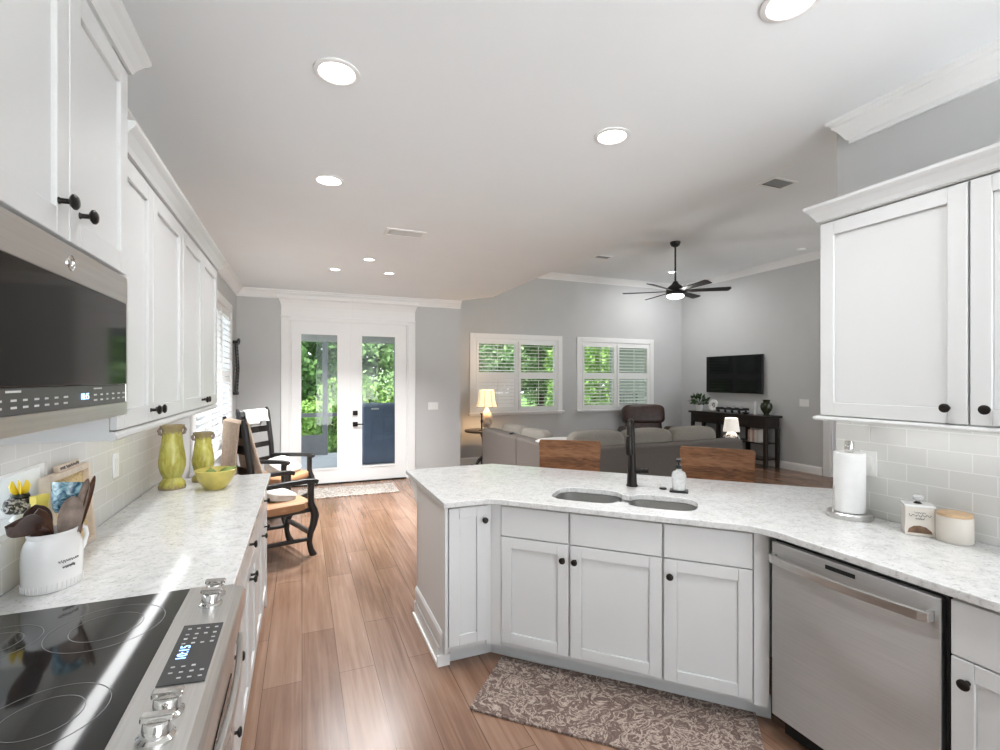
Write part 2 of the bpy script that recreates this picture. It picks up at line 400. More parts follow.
def point(name, loc, energy, col, parent=None, r=.04):
    d = bpy.data.lights.new(name, 'POINT'); d.energy = energy; d.color = col; d.shadow_soft_size = r
    o = bpy.data.objects.new(name, d); COL.objects.link(o); o.location = loc
    if parent is not None: o.parent = parent
    return o
def arc(cx, cy, r, a0, a1, n): return [(cx+r*math.cos(R(a0+(a1-a0)*i/n)), cy+r*math.sin(R(a0+(a1-a0)*i/n))) for i in range(n+1)]
def squiggle(mb, x0, x1, z, h, y, r, seed):      # handwritten stroke in the local xz plane
    rnd = random.Random(seed); n = 26; pts = []
    for i in range(n+1):
        t = i/n; pts.append((x0+(x1-x0)*t+rnd.uniform(-.1, .1)*h, y, z+h*(.5*math.sin(t*30+seed)+rnd.uniform(-.25, .25))))
    mb.tube(pts, r, 5); return mb

# ------------------------------------------------------------------ the setting
XL, XR, YB, YF, XT = -.845, 2.515, 7.6, 8.4, 7.85
CH, LH = 2.85, 3.66
Y0 = -2.4
struct(MB().prism([(XL-.15, Y0), (XT+.15, Y0), (XT+.15, YF+.15), (2.27, YF+.15), (2.27, YB+.15), (XL-.15, YB+.15)], -.12, 0).build('floor', 'floor'))
# walls
def holes_y(mb, x0, x1, ya, yb, z1, hs):      # a wall along Y with holes (y0,y1,z0,z1)
    y = ya
    for a, b, c, d in sorted(hs):
        mb.box(x0, y, 0, x1, a, z1)
        if c > 0: mb.box(x0, a, 0, x1, b, c)
        mb.box(x0, a, d, x1, b, z1); y = b
    return mb.box(x0, y, 0, x1, yb, z1)
def holes_x(mb, y0, y1, xa, xb, z1, hs):
    x = xa
    for a, b, c, d in sorted(hs):
        mb.box(x, y0, 0, a, y1, z1)
        if c > 0: mb.box(a, y0, 0, b, y1, c)
        mb.box(a, y0, d, b, y1, z1); x = b
    return mb.box(x, y0, 0, xb, y1, z1)
struct(holes_y(MB(), XL-.15, XL, Y0, YB+.15, CH, [(1.22, 2.19, 1.07, 1.275), (4.68, 6.92, .80, 2.42)]).build('wall_left', 'wall'))
struct(holes_x(MB(), YB, YB+.15, XL, 2.42, CH, [(-.165, 1.55, 0, 2.45)]).build('wall_back', 'wall'))
struct(MB().box(2.27, YB+.15, 0, 2.42, YF, LH).build('wall_return', 'wall'))
struct(holes_x(MB(), YF, YF+.15, 2.27, XT, LH, [(2.95, 4.70, .95, 2.33), (5.23, 6.965, .95, 2.33)]).build('wall_far', 'wall'))
struct(holes_y(MB(), XT, XT+.15, Y0, YF+.15, LH, [(4.2, 5.12, 0, 2.45)]).build('wall_right', 'wall'))
struct(MB().box(XR, Y0, 0, XR+.12, 1.61, CH).build('wall_kitchen_right', 'wall'))
struct(MB().box(XR+.12, Y0-.12, 0, 5.5, Y0, LH).build('wall_light_block_living', 'wall'))  # unseen partial wall, added to cut the rear light entering the living room
struct(MB().box(XL-.15, Y0-.12, 0, .45, Y0, CH).build('wall_light_block_kitchen', 'wall'))  # unseen stub wall, added to trim rear light on the right-hand cabinets
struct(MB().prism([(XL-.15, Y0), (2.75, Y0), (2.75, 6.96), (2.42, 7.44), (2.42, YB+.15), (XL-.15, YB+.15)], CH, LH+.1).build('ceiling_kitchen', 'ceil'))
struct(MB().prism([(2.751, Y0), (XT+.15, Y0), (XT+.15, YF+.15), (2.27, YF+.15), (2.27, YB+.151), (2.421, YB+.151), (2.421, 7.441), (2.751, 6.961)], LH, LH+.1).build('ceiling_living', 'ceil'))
# mouldings
CROWN = [(0, 0), (0, -.118), (.014, -.118), (.014, -.103), (.024, -.097), (.034, -.078), (.050, -.052), (.066, -.036), (.066, -.026), (.078, -.018), (.084, -.014), (.084, 0)]
CAP = [(0, 0), (0, -.07), (.008, -.07), (.014, -.055), (.030, -.030), (.040, -.020), (.046, -.012), (.046, 0)]
def crown(n, p0, p1, out, m0=0, m1=0, mat='trim'):
    struct(MB().mould(p0, p1, out, CROWN, m0, m1).build('trim_%d' % n, mat))
crown(1, (XL, Y0, CH), (XL, YB, CH), (1, 0, 0), 0, -1)
crown(2, (XL, YB, CH), (2.42, YB, CH), (0, -1, 0), -1, 0)
crown(3, (XR, Y0, CH), (XR, 1.53, CH), (-1, 0, 0), 0, 1)
crown(4, (2.42, YF, LH), (XT, YF, LH), (0, -1, 0), 0, -1)
crown(5, (XT, Y0, LH), (XT, YF, LH), (-1, 0, 0), 0, -1)
BASE = [(0, 0), (.016, 0), (.016, .10), (.012, .115), (.006, .13), (0, .13)]
def baseb(nm, p0, p1, out): struct(MB().mould(p0, p1, out, BASE).build('baseboard_'+nm, 'trim'))
baseb('left', (XL, 3.72, 0), (XL, YB, 0), (1, 0, 0))
struct(MB().mould((XL+.02, YB, 0), (-.29, YB, 0), (0, -1, 0), BASE).mould((1.67, YB, 0), (2.42, YB, 0), (0, -1, 0), BASE).build('baseboard_back', 'trim'))
baseb('far', (2.42, YF, 0), (XT-.02, YF, 0), (0, -1, 0))
baseb('right', (XT, 5.25, 0), (XT, YF, 0), (-1, 0, 0))
# tiled backsplashes
struct(holes_y(MB(), XL, XL+.008, .2, 3.70, .49, [(1.22, 2.19, .155, .36)]).build('wall_backsplash_left', 'tile'))
bpy.data.objects['wall_backsplash_left'].location.z = .915
struct(MB().box(XR-.008, -.6, .915, XR, 1.61, 1.41).build('wall_backsplash_right', 'tile'))

# windows with plantation shutters: local x along the wall, y out through it, z up; front face at y=0
def shutter(x0, x1, z0, z1, tilt, pitch=.066):
    mb = MB(); fr = .045
    mb.box(x0, -.012, z0, x0+fr, .016, z1).box(x1-fr, -.012, z0, x1, .016, z1)
    mb.box(x0+fr, -.012, z0, x1-fr, .016, z0+.06).box(x0+fr, -.012, z1-.06, x1-fr, .016, z1)
    n = max(1, round((z1-z0-.12)/pitch)); st = (z1-z0-.12)/n
    for i in range(n):
        zc = z0+.06+st*(i+.5); mb.T = Matrix.Translation((0, .002, zc)) @ Matrix.Rotation(R(tilt), 4, 'X')
        mb.prism([(x0+fr, -.032), (x1-fr, -.032), (x1-fr, .032), (x0+fr, .032)], -.0045, .0045)
    mb.T = Matrix.Identity(4)
    mb.box((x0+x1)/2-.004, -.037, z0+.09, (x0+x1)/2+.004, -.03, z1-.09)
    return mb
def window(n, loc, rotz, w, z0, z1, cols, tilts, zmid, deep=.14):
    r = sroot('window_%d' % n, loc, rotz)
    c = .095; mb = MB()
    mb.box(-c, -.02, z0-.06, 0, 0, z1+c).box(w, -.02, z0-.06, w+c, 0, z1+c).box(0, -.02, z1, w, 0, z1+c).box(0, -.02, z0-.06, w, 0, z0)
    mb.build('window_casing', 'trim', r, bevel=.004)
    MB().box(-c-.03, -.06, z0-.03, w+c+.03, 0, z0).build('sill', 'trim', r, bevel=.005)
    mb = MB(); t = .035
    mb.box(0, 0, z0, t, deep, z1).box(w-t, 0, z0, w, deep, z1).box(t, 0, z1-t, w-t, deep, z1).box(t, 0, z0, w-t, deep, z0+t)
    cw = (w-2*t)/cols
    for k in range(1, cols): mb.box(t+cw*k-.02, .01, z0+t, t+cw*k+.02, deep, z1-t)
    mb.box(t, deep-.05, zmid-.02, w-t, deep-.02, zmid+.02)
    mb.build('window_frame', 'trim', r)
    MB().box(t, deep-.03, z0+t, w-t, deep-.025, z1-t).build('glass_pane', 'glass', r)
    for k in range(cols):
        x0 = t+cw*k+(.021 if k else .001); x1 = t+cw*(k+1)-(.021 if k < cols-1 else .001)
        shutter(x0, x1, z0+t+.001, zmid-.002, tilts[k][0]).build('shutter_panel', 'trim', r)
        shutter(x0, x1, zmid+.002, z1-t-.001, tilts[k][1]).build('shutter_panel', 'trim', r)
    return r
window(1, (2.95, YF, 0), 0, 1.75, .95, 2.33, 2, [(78, 8), (0, 5)], 1.64)
window(2, (5.23, YF, 0), 0, 1.735, .95, 2.33, 2, [(14, 8), (16, 14)], 1.64)
window(3, (XL, 4.68, 0), 90, 2.24, .80, 2.42, 3, [(22, 22), (22, 22), (22, 22)], 1.6)
r = sroot('window_4', (XL, 1.22, 0), 90)
mb = MB().box(0, 0, 1.07, .03, .15, 1.275).box(.94, 0, 1.07, .97, .15, 1.275).box(.03, 0, 1.07, .94, .15, 1.09).box(.03, 0, 1.262, .94, .15, 1.275).box(.46, .09, 1.09, .49, .13, 1.262).box(.70, .1, 1.09, .715, .12, 1.262)
mb.build('window_frame', 'trim', r)
MB().box(.03, .105, 1.09, .94, .11, 1.262).build('glass_pane', 'glass', r)

# french door
r = sroot('door_1', (0, YB, 0))
mb = MB().box(-.28, -.025, 0, -.165, 0, 2.46).box(1.55, -.025, 0, 1.665, 0, 2.46).box(-.165, -.02, 2.42, 1.55, .0, 2.47)
mb.box(-.165, 0, 0, -.145, .13, 2.45).box(1.53, 0, 0, 1.55, .13, 2.45).box(-.145, 0, 2.425, 1.53, .13, 2.45).build('door_casing', 'trim', r, bevel=.004)
HEAD = [(0, 0), (.03, 0), (.03, .02), (.022, .03), (.022, .16), (.035, .20), (.06, .25), (.085, .27), (.085, .31), (0, .31)]
mb = MB().mould((-.26, 0, 2.465), (.70, 0, 2.465), (0, -1, 0), HEAD, .75, 0).mould((.702, 0, 2.465), (1.645, 0, 2.465), (0, -1, 0), HEAD, 0, .75)
mb.build('door_header', 'trim', r)
MB().box(-.145, -.005, 0, 1.53, .13, .018).build('threshold', 'bronze', r)
for a, b, g0, g1 in ((-.143, .692, -.02, .50), (.696, 1.528, .84, 1.36)):
    mb = MB(); z0, z1, h0, h1 = .02, 2.423, .235, 2.24
    mb.box(a, .02, z0, g0, .065, z1).box(g1, .02, z0, b, .065, z1).box(g0, .02, z0, g1, .065, h0).box(g0, .02, h1, g1, .065, z1)
    for q in (0,):
        mb.box(g0-.02, .012, h0-.02, g0+.01, .02, h1+.02).box(g1-.01, .012, h0-.02, g1+.02, .02, h1+.02).box(g0+.01, .012, h0-.02, g1-.01, .02, h0+.01).box(g0+.01, .012, h1-.01, g1-.01, .02, h1+.02)
    lf = mb.build('door_leaf', 'trim', r)
    MB().box(g0-.005, .038, h0-.005, g1+.005, .046, h1+.005).build('glass_pane', 'glass', lf)
    if a > 0:
        MB().box(.715, -.003, 1.02, .785, .02, 1.09).build('deadbolt', 'bronze', lf, bevel=.004)
        MB().box(.715, -.003, .85, .785, .02, .92).cyl((.75, 0, .885), (.75, -.035, .885), .01).bar([(.74, -.035, .885), (.87, -.035, .885)], .012, .018).build('door_handle', 'bronze', lf)
    else: MB().box(.682, .005, .02, .706, .02, 2.42).build('astragal', 'trim', lf)
# side door in the living room
r = sroot('door_2', (XT, 5.12, 0), -90)
MB().box(-.11, -.022, 0, 0, 0, 2.46).box(.92, -.022, 0, 1.03, 0, 2.46).box(-.11, -.022, 2.45, 1.03, 0, 2.56).box(0, 0, 0, .02, .12, 2.45).box(.90, 0, 0, .92, .12, 2.45).build('door_casing', 'trim', r, bevel=.004)
mb = MB().box(.02, .03, .01, .90, .07, 2.44)
for z0, z1 in ((.25, 1.0), (1.15, 2.25)):
    mb.box(.14, .022, z0, .78, .03, z0+.03).box(.14, .022, z1-.03, .78, .03, z1).box(.14, .022, z0, .17, .03, z1).box(.75, .022, z0, .78, .03, z1)
lf = mb.build('door_leaf', 'trim', r)
MB().cyl((.83, .03, .95), (.83, -.02, .95), .01).blob((.83, -.035, .95), (.028, .025, .028)).build('door_handle', 'bronze', lf)

# ------------------------------------------------------------------ cabinets
def shaker(mb, x0, x1, z0, z1, fr=.058, t=.02):
    if x1-x0 < 3*fr: fr = (x1-x0)*.28
    mb.box(x0, -t, z0, x0+fr, 0, z1).box(x1-fr, -t, z0, x1, 0, z1).box(x0+fr, -t, z0, x1-fr, 0, z0+fr).box(x0+fr, -t, z1-fr, x1-fr, 0, z1)
    mb.box(x0+fr, -t+.010, z0+fr, x1-fr, 0, z1-fr); return mb
def knob(parent, x, z, y=-.02, s=1.0):
    mb = MB(); mb.T = Matrix.Translation((x, y, z)) @ Matrix.Rotation(R(90), 4, 'X')
    mb.lathe([(0, 0), (.008, 0), (.0058, .004), (.0055, .018*s), (.012, .021*s), (.0165, .025*s), (.0165, .029*s), (.012, .033*s), (0, .034*s)], seg=20)
    return mb.build('knob', 'bronze', parent)
def cabinet(name, label, group, loc, rotz, W_, D_, z0, z1, fronts, toe=True, cat='cabinet', knobs=1.0, open_top=False):
    r = thing(name, label, cat, loc, rotz, group)
    MB().box(0, 0, z0, W_, .018, z1).box(0, .018, z0, .018, D_, z1).box(W_-.018, .018, z0, W_, D_, z1).box(.018, D_-.01, z0, W_-.018, D_, z1).box(.018, .018, z0, W_-.018, D_-.01, z0+.018).box(.018, .018, z1-.012, W_-.018, D_-.01 if not open_top else .06, z1).build('carcass', 'cab', r)
    if toe: MB().box(0, .075, 0, W_, D_, z0).build('toe_kick', 'cab', r)
    for kind, a, b, c, d, k in fronts:
        mb = MB()
        if kind == 'door': shaker(mb, a, b, c, d)
        else: mb.box(a, -.02, c, b, 0, d)
        o = mb.build('drawer_front' if kind == 'drawer' else 'false_front' if kind == 'false' else 'door', 'cab', r, bevel=.0025)
        if k: knob(o, k[0], k[1], s=knobs)
    return r
CB = .8845      # carcass top, under a 38 mm worktop
# left run (rotz 90: local x -> +Y, local y -> -X); door faces at X=-.225
XLF = -.245
def left_base(label, y0, y1, fronts): return cabinet('base_cabinet', label, 'base cabinets under the long worktop', (XLF, y0, 0), 90, y1-y0, XLF-XL-.001, .1, CB, fronts)
left_base('white three-drawer base cabinet beside the range', 1.745, 2.20, [('drawer', .003, .452, .70, .87, (.2275, .79)), ('drawer', .003, .452, .42, .695, (.2275, .56)), ('drawer', .003, .452, .105, .415, (.13, .35))])
left_base('white base cabinet with pair of doors, second from the range', 2.202, 2.85, [('drawer', .003, .645, .70, .87, (.30, .80)), ('door', .003, .322, .105, .695, (.295, .64)), ('door', .326, .645, .105, .695, (.353, .64))])
ec = left_base('white end base cabinet of the long worktop, beside the black armchairs', 2.852, 3.68, [('drawer', .003, .825, .70, .87, (.58, .785)), ('door', .003, .412, .105, .695, (.38, .62)), ('door', .416, .825, .105, .695, (.58, .62))])
MB().box(.8285, -.02, 0, .845, XLF-XL-.001, CB).build('end_panel', 'cab', ec)
left_base('white base cabinet on the camera side of the range', .2, .975, [('drawer', .003, .772, .70, .87, (.38, .79)), ('door', .003, .386, .105, .695, (.35, .64)), ('door', .39, .772, .105, .695, (.42, .64))])
def worktop(name, label, polys, holes=(), edge=.004):
    bm = bmesh.new(); edges = []
    for pl in [polys]+list(holes):
        vs_ = [bm.verts.new((x, y, .915)) for x, y in pl]
        edges += [bm.edges.new((vs_[i], vs_[(i+1) % len(vs_)])) for i in range(len(vs_))]
    bmesh.ops.triangle_fill(bm, use_beauty=True, use_dissolve=False, edges=edges)
    bmesh.ops.dissolve_limit(bm, angle_limit=.01, verts=bm.verts, edges=bm.edges)
    ret = bmesh.ops.extrude_face_region(bm, geom=list(bm.faces))
    for g in ret['geom']:
        if isinstance(g, bmesh.types.BMVert): g.co.z = .885
    mb = MB(); mb.bm.free(); mb.bm = bm
    return tag(mb.build(name, 'quartz', bevel=edge), label, 'countertop')
worktop('countertop', 'white speckled quartz worktop beside the range, carrying vases and utensil crock', [(XL+.009, 1.744), (-.20, 1.744), (-.20, 3.70), (XL+.009, 3.70)])
worktop('countertop', 'short white quartz worktop on the camera side of the range', [(XL+.009, .2), (-.20, .2), (-.20, .977), (XL+.009, .977)])
# left wall cabinets
RAIL = [(0, 0), (0, .028), (.012, .028), (.018, .018), (.018, .008), (.010, 0)]
def upper(label, y0, y1, splits, x_face, z0, z1, group, knobz, first=False, last=False):
    W_ = y1-y0; D_ = (x_face-.02)-XL-.001
    fr = []
    for a, b, kx in splits: fr.append(('door', a-y0+.002, b-y0-.002, z0+.004, z1-.03, (kx-y0, knobz)))
    r = cabinet('wall_cabinet', label, group, (x_face-.02, y0, 0), 90, W_, D_, z0, z1, fr, toe=False)
    return r, W_, D_
GL = 'wall cabinets over the long worktop'
r, W_, D_ = upper('white two-door wall cabinet next to the microwave', 1.745, 2.60, [(1.748, 2.12, 2.085), (2.12, 2.60, 2.155)], -.505, 1.41, 2.29, GL, 1.455)
mb = MB().mould((0, -.0, 1.382), (W_, -.0, 1.382), (0, -1, 0), RAIL, 0, 0).box(0, 0, 1.385, .02, D_, 1.41); mb.build('light_rail', 'cab', r)
MB().mould((0, -.02, 2.338), (W_, -.02, 2.338), (0, -1, 0), CAP).box(0, -.02, 2.268, W_, D_*.5, 2.29).build('crown_trim', 'cab', r)
r, W_, D_ = upper('white two-door wall cabinet at the window end of the row', 2.602, 3.56, [(2.605, 3.08, 3.045), (3.08, 3.557, 3.115)], -.505, 1.41, 2.29, GL, 1.455)
MB().mould((0, 0, 1.382), (W_, 0, 1.382), (0, -1, 0), RAIL, 0, 1).mould((W_, 0, 1.382), (W_, D_, 1.382), (1, 0, 0), RAIL, 1, 0).build('light_rail', 'cab', r)
MB().mould((0, -.02, 2.338), (W_, -.02, 2.338), (0, -1, 0), CAP, 0, 1).mould((W_, -.02, 2.338), (W_, D_, 2.338), (1, 0, 0), CAP, 1, 0).box(0, -.02, 2.268, W_, D_*.5, 2.29).build('crown_trim', 'cab', r)
r, W_, D_ = upper('white tall wall cabinet above the microwave with two bronze knobs', .98, 1.742, [(.983, 1.352, 1.30), (1.352, 1.739, 1.404)], -.477, 1.868, 2.50, None, 1.945)
MB().mould((-.02, -.02, 2.545), (W_, -.02, 2.545), (0, -1, 0), CAP, 0, 1).mould((W_, -.02, 2.545), (W_, D_, 2.545), (1, 0, 0), CAP, 1, 0).build('crown_trim', 'cab', r)
# right run (rotz -90: local x -> -Y, local y -> +X)
XRF = 1.915
rb = cabinet('base_cabinet', 'white base cabinet with drawer over door beside the dishwasher', 'base cabinets of the sink counter', (XRF, .866, 0), -90, .56, XR-XRF-.012, .1, CB, [('drawer', .003, .557, .70, .872, (.28, .79)), ('door', .003, .557, .105, .695, (.045, .63))])
cabinet('base_cabinet', 'white base cabinet at the cropped end of the dishwasher run', 'base cabinets of the sink counter', (XRF, .304, 0), -90, .9, XR-XRF-.012, .1, CB, [('drawer', .003, .897, .70, .872, (.45, .79)), ('door', .003, .449, .105, .695, (.40, .63)), ('door', .452, .897, .105, .695, (.50, .63))])
# diagonal sink front: s along (r,-r), d along (r,r)
CS = 3.47
def SD(s, d): return (RT*s+RT*(CS*RT+d), -RT*s+RT*(CS*RT+d))      # d measured from the carcass plane
def diag_cab(label, s0, s1, fronts, depth=.55):
    x, y = SD(s0, 0)
    return cabinet('base_cabinet', label, 'base cabinets of the sink counter', (x, y, 0), -45, s1-s0, depth, .1, CB, fronts, open_top=True)
w1 = 1.008-.176
dc = diag_cab('white three-door sink base cabinet angled under the double sink', -1.010, .222, [('false', .003, .378, .712, .872, None), ('door', .003, .378, .128, .706, (.352, .63)), ('false', .389, .838, .712, .872, None), ('door', .389, .838, .128, .706, (.415, .63)), ('drawer', .848, 1.226, .712, .872, None), ('door', .848, 1.226, .122, .706, (.876, .63))])
MB().box(-.062, -.012, .1, -.001, .03, CB).build('filler_strip', 'cab', dc)
MB().box(1.2325, -.012, .1, 1.293, .03, CB).build('filler_strip', 'cab', dc)
MB().box(-.10, .0755, 0, -.001, .10, .1).build('toe_kick', 'cab', dc)
MB().box(1.2325, .0755, 0, 1.31, .10, .1).build('toe_kick', 'cab', dc)
pc = cabinet('base_cabinet', 'narrow white one-door cabinet ending the peninsula', 'base cabinets of the sink counter', (.72, 2.50, 0), 0, .262, .60, .1, CB, [('door', .006, .222, .128, .872, (.205, .797))])
MB().box(.224, -.012, .1, .262, 0, CB).build('filler_strip', 'cab', pc)
MB().box(.2625, .0755, 0, .33, .10, .1).build('toe_kick', 'cab', pc)
MB().box(-.016, -.02, .1, 0, .66, CB).box(-.03, .06, 0, -.001, .67, .10).mould((-.016, .02, .11), (-.016, .66, .11), (-1, 0, 0), [(0, 0), (.012, 0), (.012, .07), (.004, .09), (0, .09)]).build('end_panel', 'cab', pc, bevel=.002)
MB().box(-.04, .055, 0, -.030, .68, .018).box(-.04, .045, 0, .03, .06, .06).build('base_shoe', 'trim', pc)
# knee wall behind the sink cabinets, with bracket
kb = thing('counter_back_panel', 'white panelled back of the peninsula under the bar overhang', 'panel', (0, 0, 0))
MB().prism([(.704, 3.10), (1.27, 3.10), (2.52, 1.85), (2.52, 2.02), (1.33, 3.16), (.704, 3.16)], 0, CB).build('panel', 'cab', kb, bevel=.003)
mb = MB(); mb.T = Matrix(((0, 0, 1, 0), (1, 0, 0, 0), (0, 1, 0, 0), (0, 0, 0, 1)))      # profile in YZ, extruded along X
prof = [(3.16, .884), (3.42, .884), (3.42, .855), (3.40, .845), (3.39, .83), (3.34, .822), (3.29, .80), (3.25, .765), (3.20, .75), (3.16, .74)]
mb.prism(prof, .705, .765)
mb.build('corbel', 'trim', kb, bevel=.004)
# sink counter
def FD(s, d): return (RT*s+RT*(3.40*RT+d), -RT*s+RT*(3.40*RT+d))
def rrect(s0, s1, d0, d1, r, n=6):
    pts = []
    for cx, cy, a in ((s1-r, d0+r, -90), (s1-r, d1-r, 0), (s0+r, d1-r, 90), (s0+r, d0+r, 180)):
        pts += arc(cx, cy, r, a, a+90, n)
    return pts
B1 = rrect(-.775, -.405, .135, .445, .10); B2 = rrect(-.365, -.015, .135, .42, .10)
def corner(b, i, a0, a1, n=6, r=.10):
    s0, s1, d0, d1 = b; cx, cy = ((s1-r, d0+r), (s1-r, d1-r), (s0+r, d1-r), (s0+r, d0+r))[i]; return arc(cx, cy, r, a0, a1, n)
q1, q2 = (-.775, -.405, .135, .445), (-.365, -.015, .135, .42)
CUT = [FD(*p) for p in corner(q1, 0, -90, -18)+corner(q2, 3, 198, 270)+corner(q2, 0, -90, 0)+corner(q2, 1, 0, 90)+corner(q2, 2, 90, 162)+corner(q1, 1, 18, 90)+corner(q1, 2, 90, 180)+corner(q1, 3, 180, 270)]
def bez(p0, p1, p2, n=6): return [((1-t)**2*p0[0]+2*t*(1-t)*p1[0]+t*t*p2[0], (1-t)**2*p0[1]+2*t*(1-t)*p1[1]+t*t*p2[1]) for t in [i/n for i in range(n+1)]]
front = bez((.88, 2.452), (.95, 2.452), (1.0, 2.40))+bez((1.80, 1.60), (1.875, 1.525), (1.875, 1.42))
poly = [(.69, 2.452)]+front+[(1.875, -.6), (XR-.009, -.6), (XR-.009, 1.618), (XR+.14, 1.618), (3.17, 1.65), (1.36, 3.46), (.69, 3.46)]
worktop('countertop', 'white speckled quartz counter with the double sink, angled from dishwasher to peninsula', poly, [CUT])
# sink
sk = thing('kitchen_sink', 'stainless steel double-bowl undermount sink in the quartz counter', 'sink', (*FD(-.39, .29), .915))
def bowl(nm, pl, depth):
    mb = MB(); n = len(pl); cx = sum(p[0] for p in pl)/n; cy = sum(p[1] for p in pl)/n
    levels = [(1.04, -.0305), (1.0, -.0315), (.985, -.09), (.95, -.17), (.88, -depth+.012), (.74, -depth), (.1, -depth-.004)]
    rings = []
    for k, z in levels: rings.append([mb.v((*FD(cx+(p[0]-cx)*k, cy+(p[1]-cy)*k), .915+z)) for p in pl])
    for A, B in zip(rings, rings[1:]):
        for i in range(n): mb.f([A[i], A[(i+1) % n], B[(i+1) % n], B[i]], True)
    mb.f(rings[-1])
    o = mb.build(nm, 'steel', sk, world=True, ang=60)
    m2 = MB(); c = FD(cx, cy); m2.lathe([(0, 0), (.012, .003), (.03, .001), (.043, .004), (.045, 0)], (c[0], c[1], .915-depth-.003)).build('drain', 'chrome', o, world=True)
bowl('bowl', B1, .21); bowl('bowl', B2, .19)
mb = MB(); mb.prism([FD(-.408, .15), FD(-.362, .15), FD(-.362, .42), FD(-.408, .42)], .862, .8835); mb.build('divider', 'steel', sk, world=True)
# faucet
fx, fy = FD(-.386, .615)
fc = thing('kitchen_faucet', 'tall dark bronze pull-down faucet behind the sink', 'faucet', (fx, fy, .9155), -45)
MB().lathe([(0, 0), (.034, 0), (.034, .008), (.030, .014), (.028, .06), (.026, .12), (.022, .20), (.019, .26), (.0185, .33), (0, .33)]).build('body', 'bronze', fc)
pts = [(0, 0, .32)]+[(0, -.055+.055*math.cos(R(a)), .345+.055*math.sin(R(a))) for a in range(0, 181, 15)]+[(0, -.112, .32)]
MB().tube(pts, .0165, 14).build('spout', 'bronze', fc)
MB().lathe([(0, 0), (.017, 0), (.021, .01), (.023, .05), (.021, .085), (.017, .11), (0, .11)], (0, -.114, .205)).build('spray_head', 'bronze', fc)
MB().cyl((.02, 0, .095), (.055, 0, .095), .017).tube([(.05, 0, .095), (.075, -.002, .098), (.10, -.004, .10)], [.013, .016, .014], 12).build('lever', 'bronze', fc)
fx, fy = FD(-.115, .56)
so = thing('soap_dispenser', 'clear round soap bottle with black pump on a dark tray by the faucet', 'soap bottle', (fx, fy, .9155), -45)
MB().box(-.05, -.035, 0, .05, .035, .012).build('tray', 'black', so, bevel=.003)
MB().lathe([(0, .013), (.034, .013), (.036, .02), (.040, .075), (.041, .095), (.034, .115), (.016, .125), (.015, .135), (0, .135)], seg=28).build('bottle', 'bottle', so)
MB().lathe([(0, .016), (.030, .016), (.033, .06), (0, .06)], seg=24).build('liquid_soap', 'white', so)
MB().cyl((0, 0, .135), (0, 0, .155), .017).cyl((0, 0, .155), (0, 0, .185), .006).box(-.012, -.045, .180, .012, .015, .192).build('pump', 'black', so)
fx, fy = FD(-.205, .60)
tag(MB().lathe([(0, 0), (.021, 0), (.021, .006), (.017, .010), (0, .011)], (0, 0, 0)).build('sink_button', 'bronze'), 'small flat dark button in the counter beside the soap bottle', 'button').location = (fx, fy, .9155)
# right wall cabinet
wc = cabinet('wall_cabinet', 'white two-door wall cabinet above paper towels and canisters', None, (2.185, 1.462, 0), -90, 1.05, XR-2.185-.001, 1.402, 2.29, [('door', .003, .523, 1.405, 2.262, (.468, 1.462)), ('door', .530, 1.047, 1.405, 2.262, (.578, 1.462))], toe=False, knobs=.9)
MB().mould((0, 0, 1.382), (1.05, 0, 1.382), (0, -1, 0), [(0, 0), (0, .020), (.014, .020), (.026, .015), (.028, .008), (.02, 0)], 1, 0).mould((0, XR-2.186, 1.382), (0, 0, 1.382), (-1, 0, 0), [(0, 0), (0, .020), (.014, .020), (.026, .015), (.028, .008), (.02, 0)], 0, 1).build('light_rail', 'cab', wc)
MB().mould((0, -.02, 2.345), (1.05, -.02, 2.345), (0, -1, 0), CAP, 1, 0).mould((0, XR-2.186, 2.345), (0, -.02, 2.345), (-1, 0, 0), CAP, 0, 1).box(0, -.02, 2.27, 1.05, .1, 2.29).build('crown_trim', 'cab', wc)
area('under_cabinet_light', (2.40, .95, 1.378), .05, .55, sy=.9)
area('under_cabinet_light', (-.66, 2.65, 1.378), .05, 1.2, sy=1.7)

# ------------------------------------------------------------------ appliances
dw = thing('dishwasher', 'stainless steel dishwasher with bowed bar handle under the quartz counter', 'dishwasher', (1.92, 1.49, 0), -90)
MB().box(.003, .0, .1, .613, .56, .868).build('tub', 'black', dw)
MB().box(.0, .06, 0, .616, .2, .1).build('toe_kick', 'black', dw)
MB().box(.003, -.028, .112, .604, 0, .862).build('door', 'steelv', dw, bevel=.004)
MB().bar([(.022, -.028, .80), (.022, -.06, .80), (.04, -.068, .80)]+[(.04+.52*t, -.068-.022*math.sin(PI*t), .80) for t in [i/12 for i in range(1, 12)]]+[(.56, -.068, .80), (.58, -.06, .80), (.58, -.028, .80)], .016, .034).build('handle', 'steel', dw, bevel=.003)
MB().box(.235, -.0295, .826, .345, -.027, .842).build('display_window', 'black', dw)

rg = thing('kitchen_range', 'stainless steel slide-in range with black glass cooktop and front knobs', 'range', (-.19, .982, 0), 90)      # local x -> +Y, local y -> -X
RW = .756; RD = -.19-XL-.012
MB().box(0, .03, .08, RW, RD, .905).box(.02, .05, 0, RW-.02, RD, .08).build('body', 'black', rg)
MB().box(0, .128, .905, RW, RD-.0, .920).build('cooktop', 'cooktop', rg, bevel=.002)
mb = MB()
mb.T = Matrix(((0, 0, 1, 0), (1, 0, 0, 0), (0, 1, 0, 0), (0, 0, 0, 1)))
mb.prism([(.128, .922), (.128, .86), (.0, .82), (-.022, .84), (-.022, .885), (-.018, .902), (.0, .911)], 0, RW)
mb.build('control_panel', 'steel', rg, bevel=.002)
slope = math.atan2(.922-.911, .128)
PT = Matrix.Translation((0, 0, .911)) @ Matrix.Rotation(slope, 4, 'X')      # local frame of the sloped panel
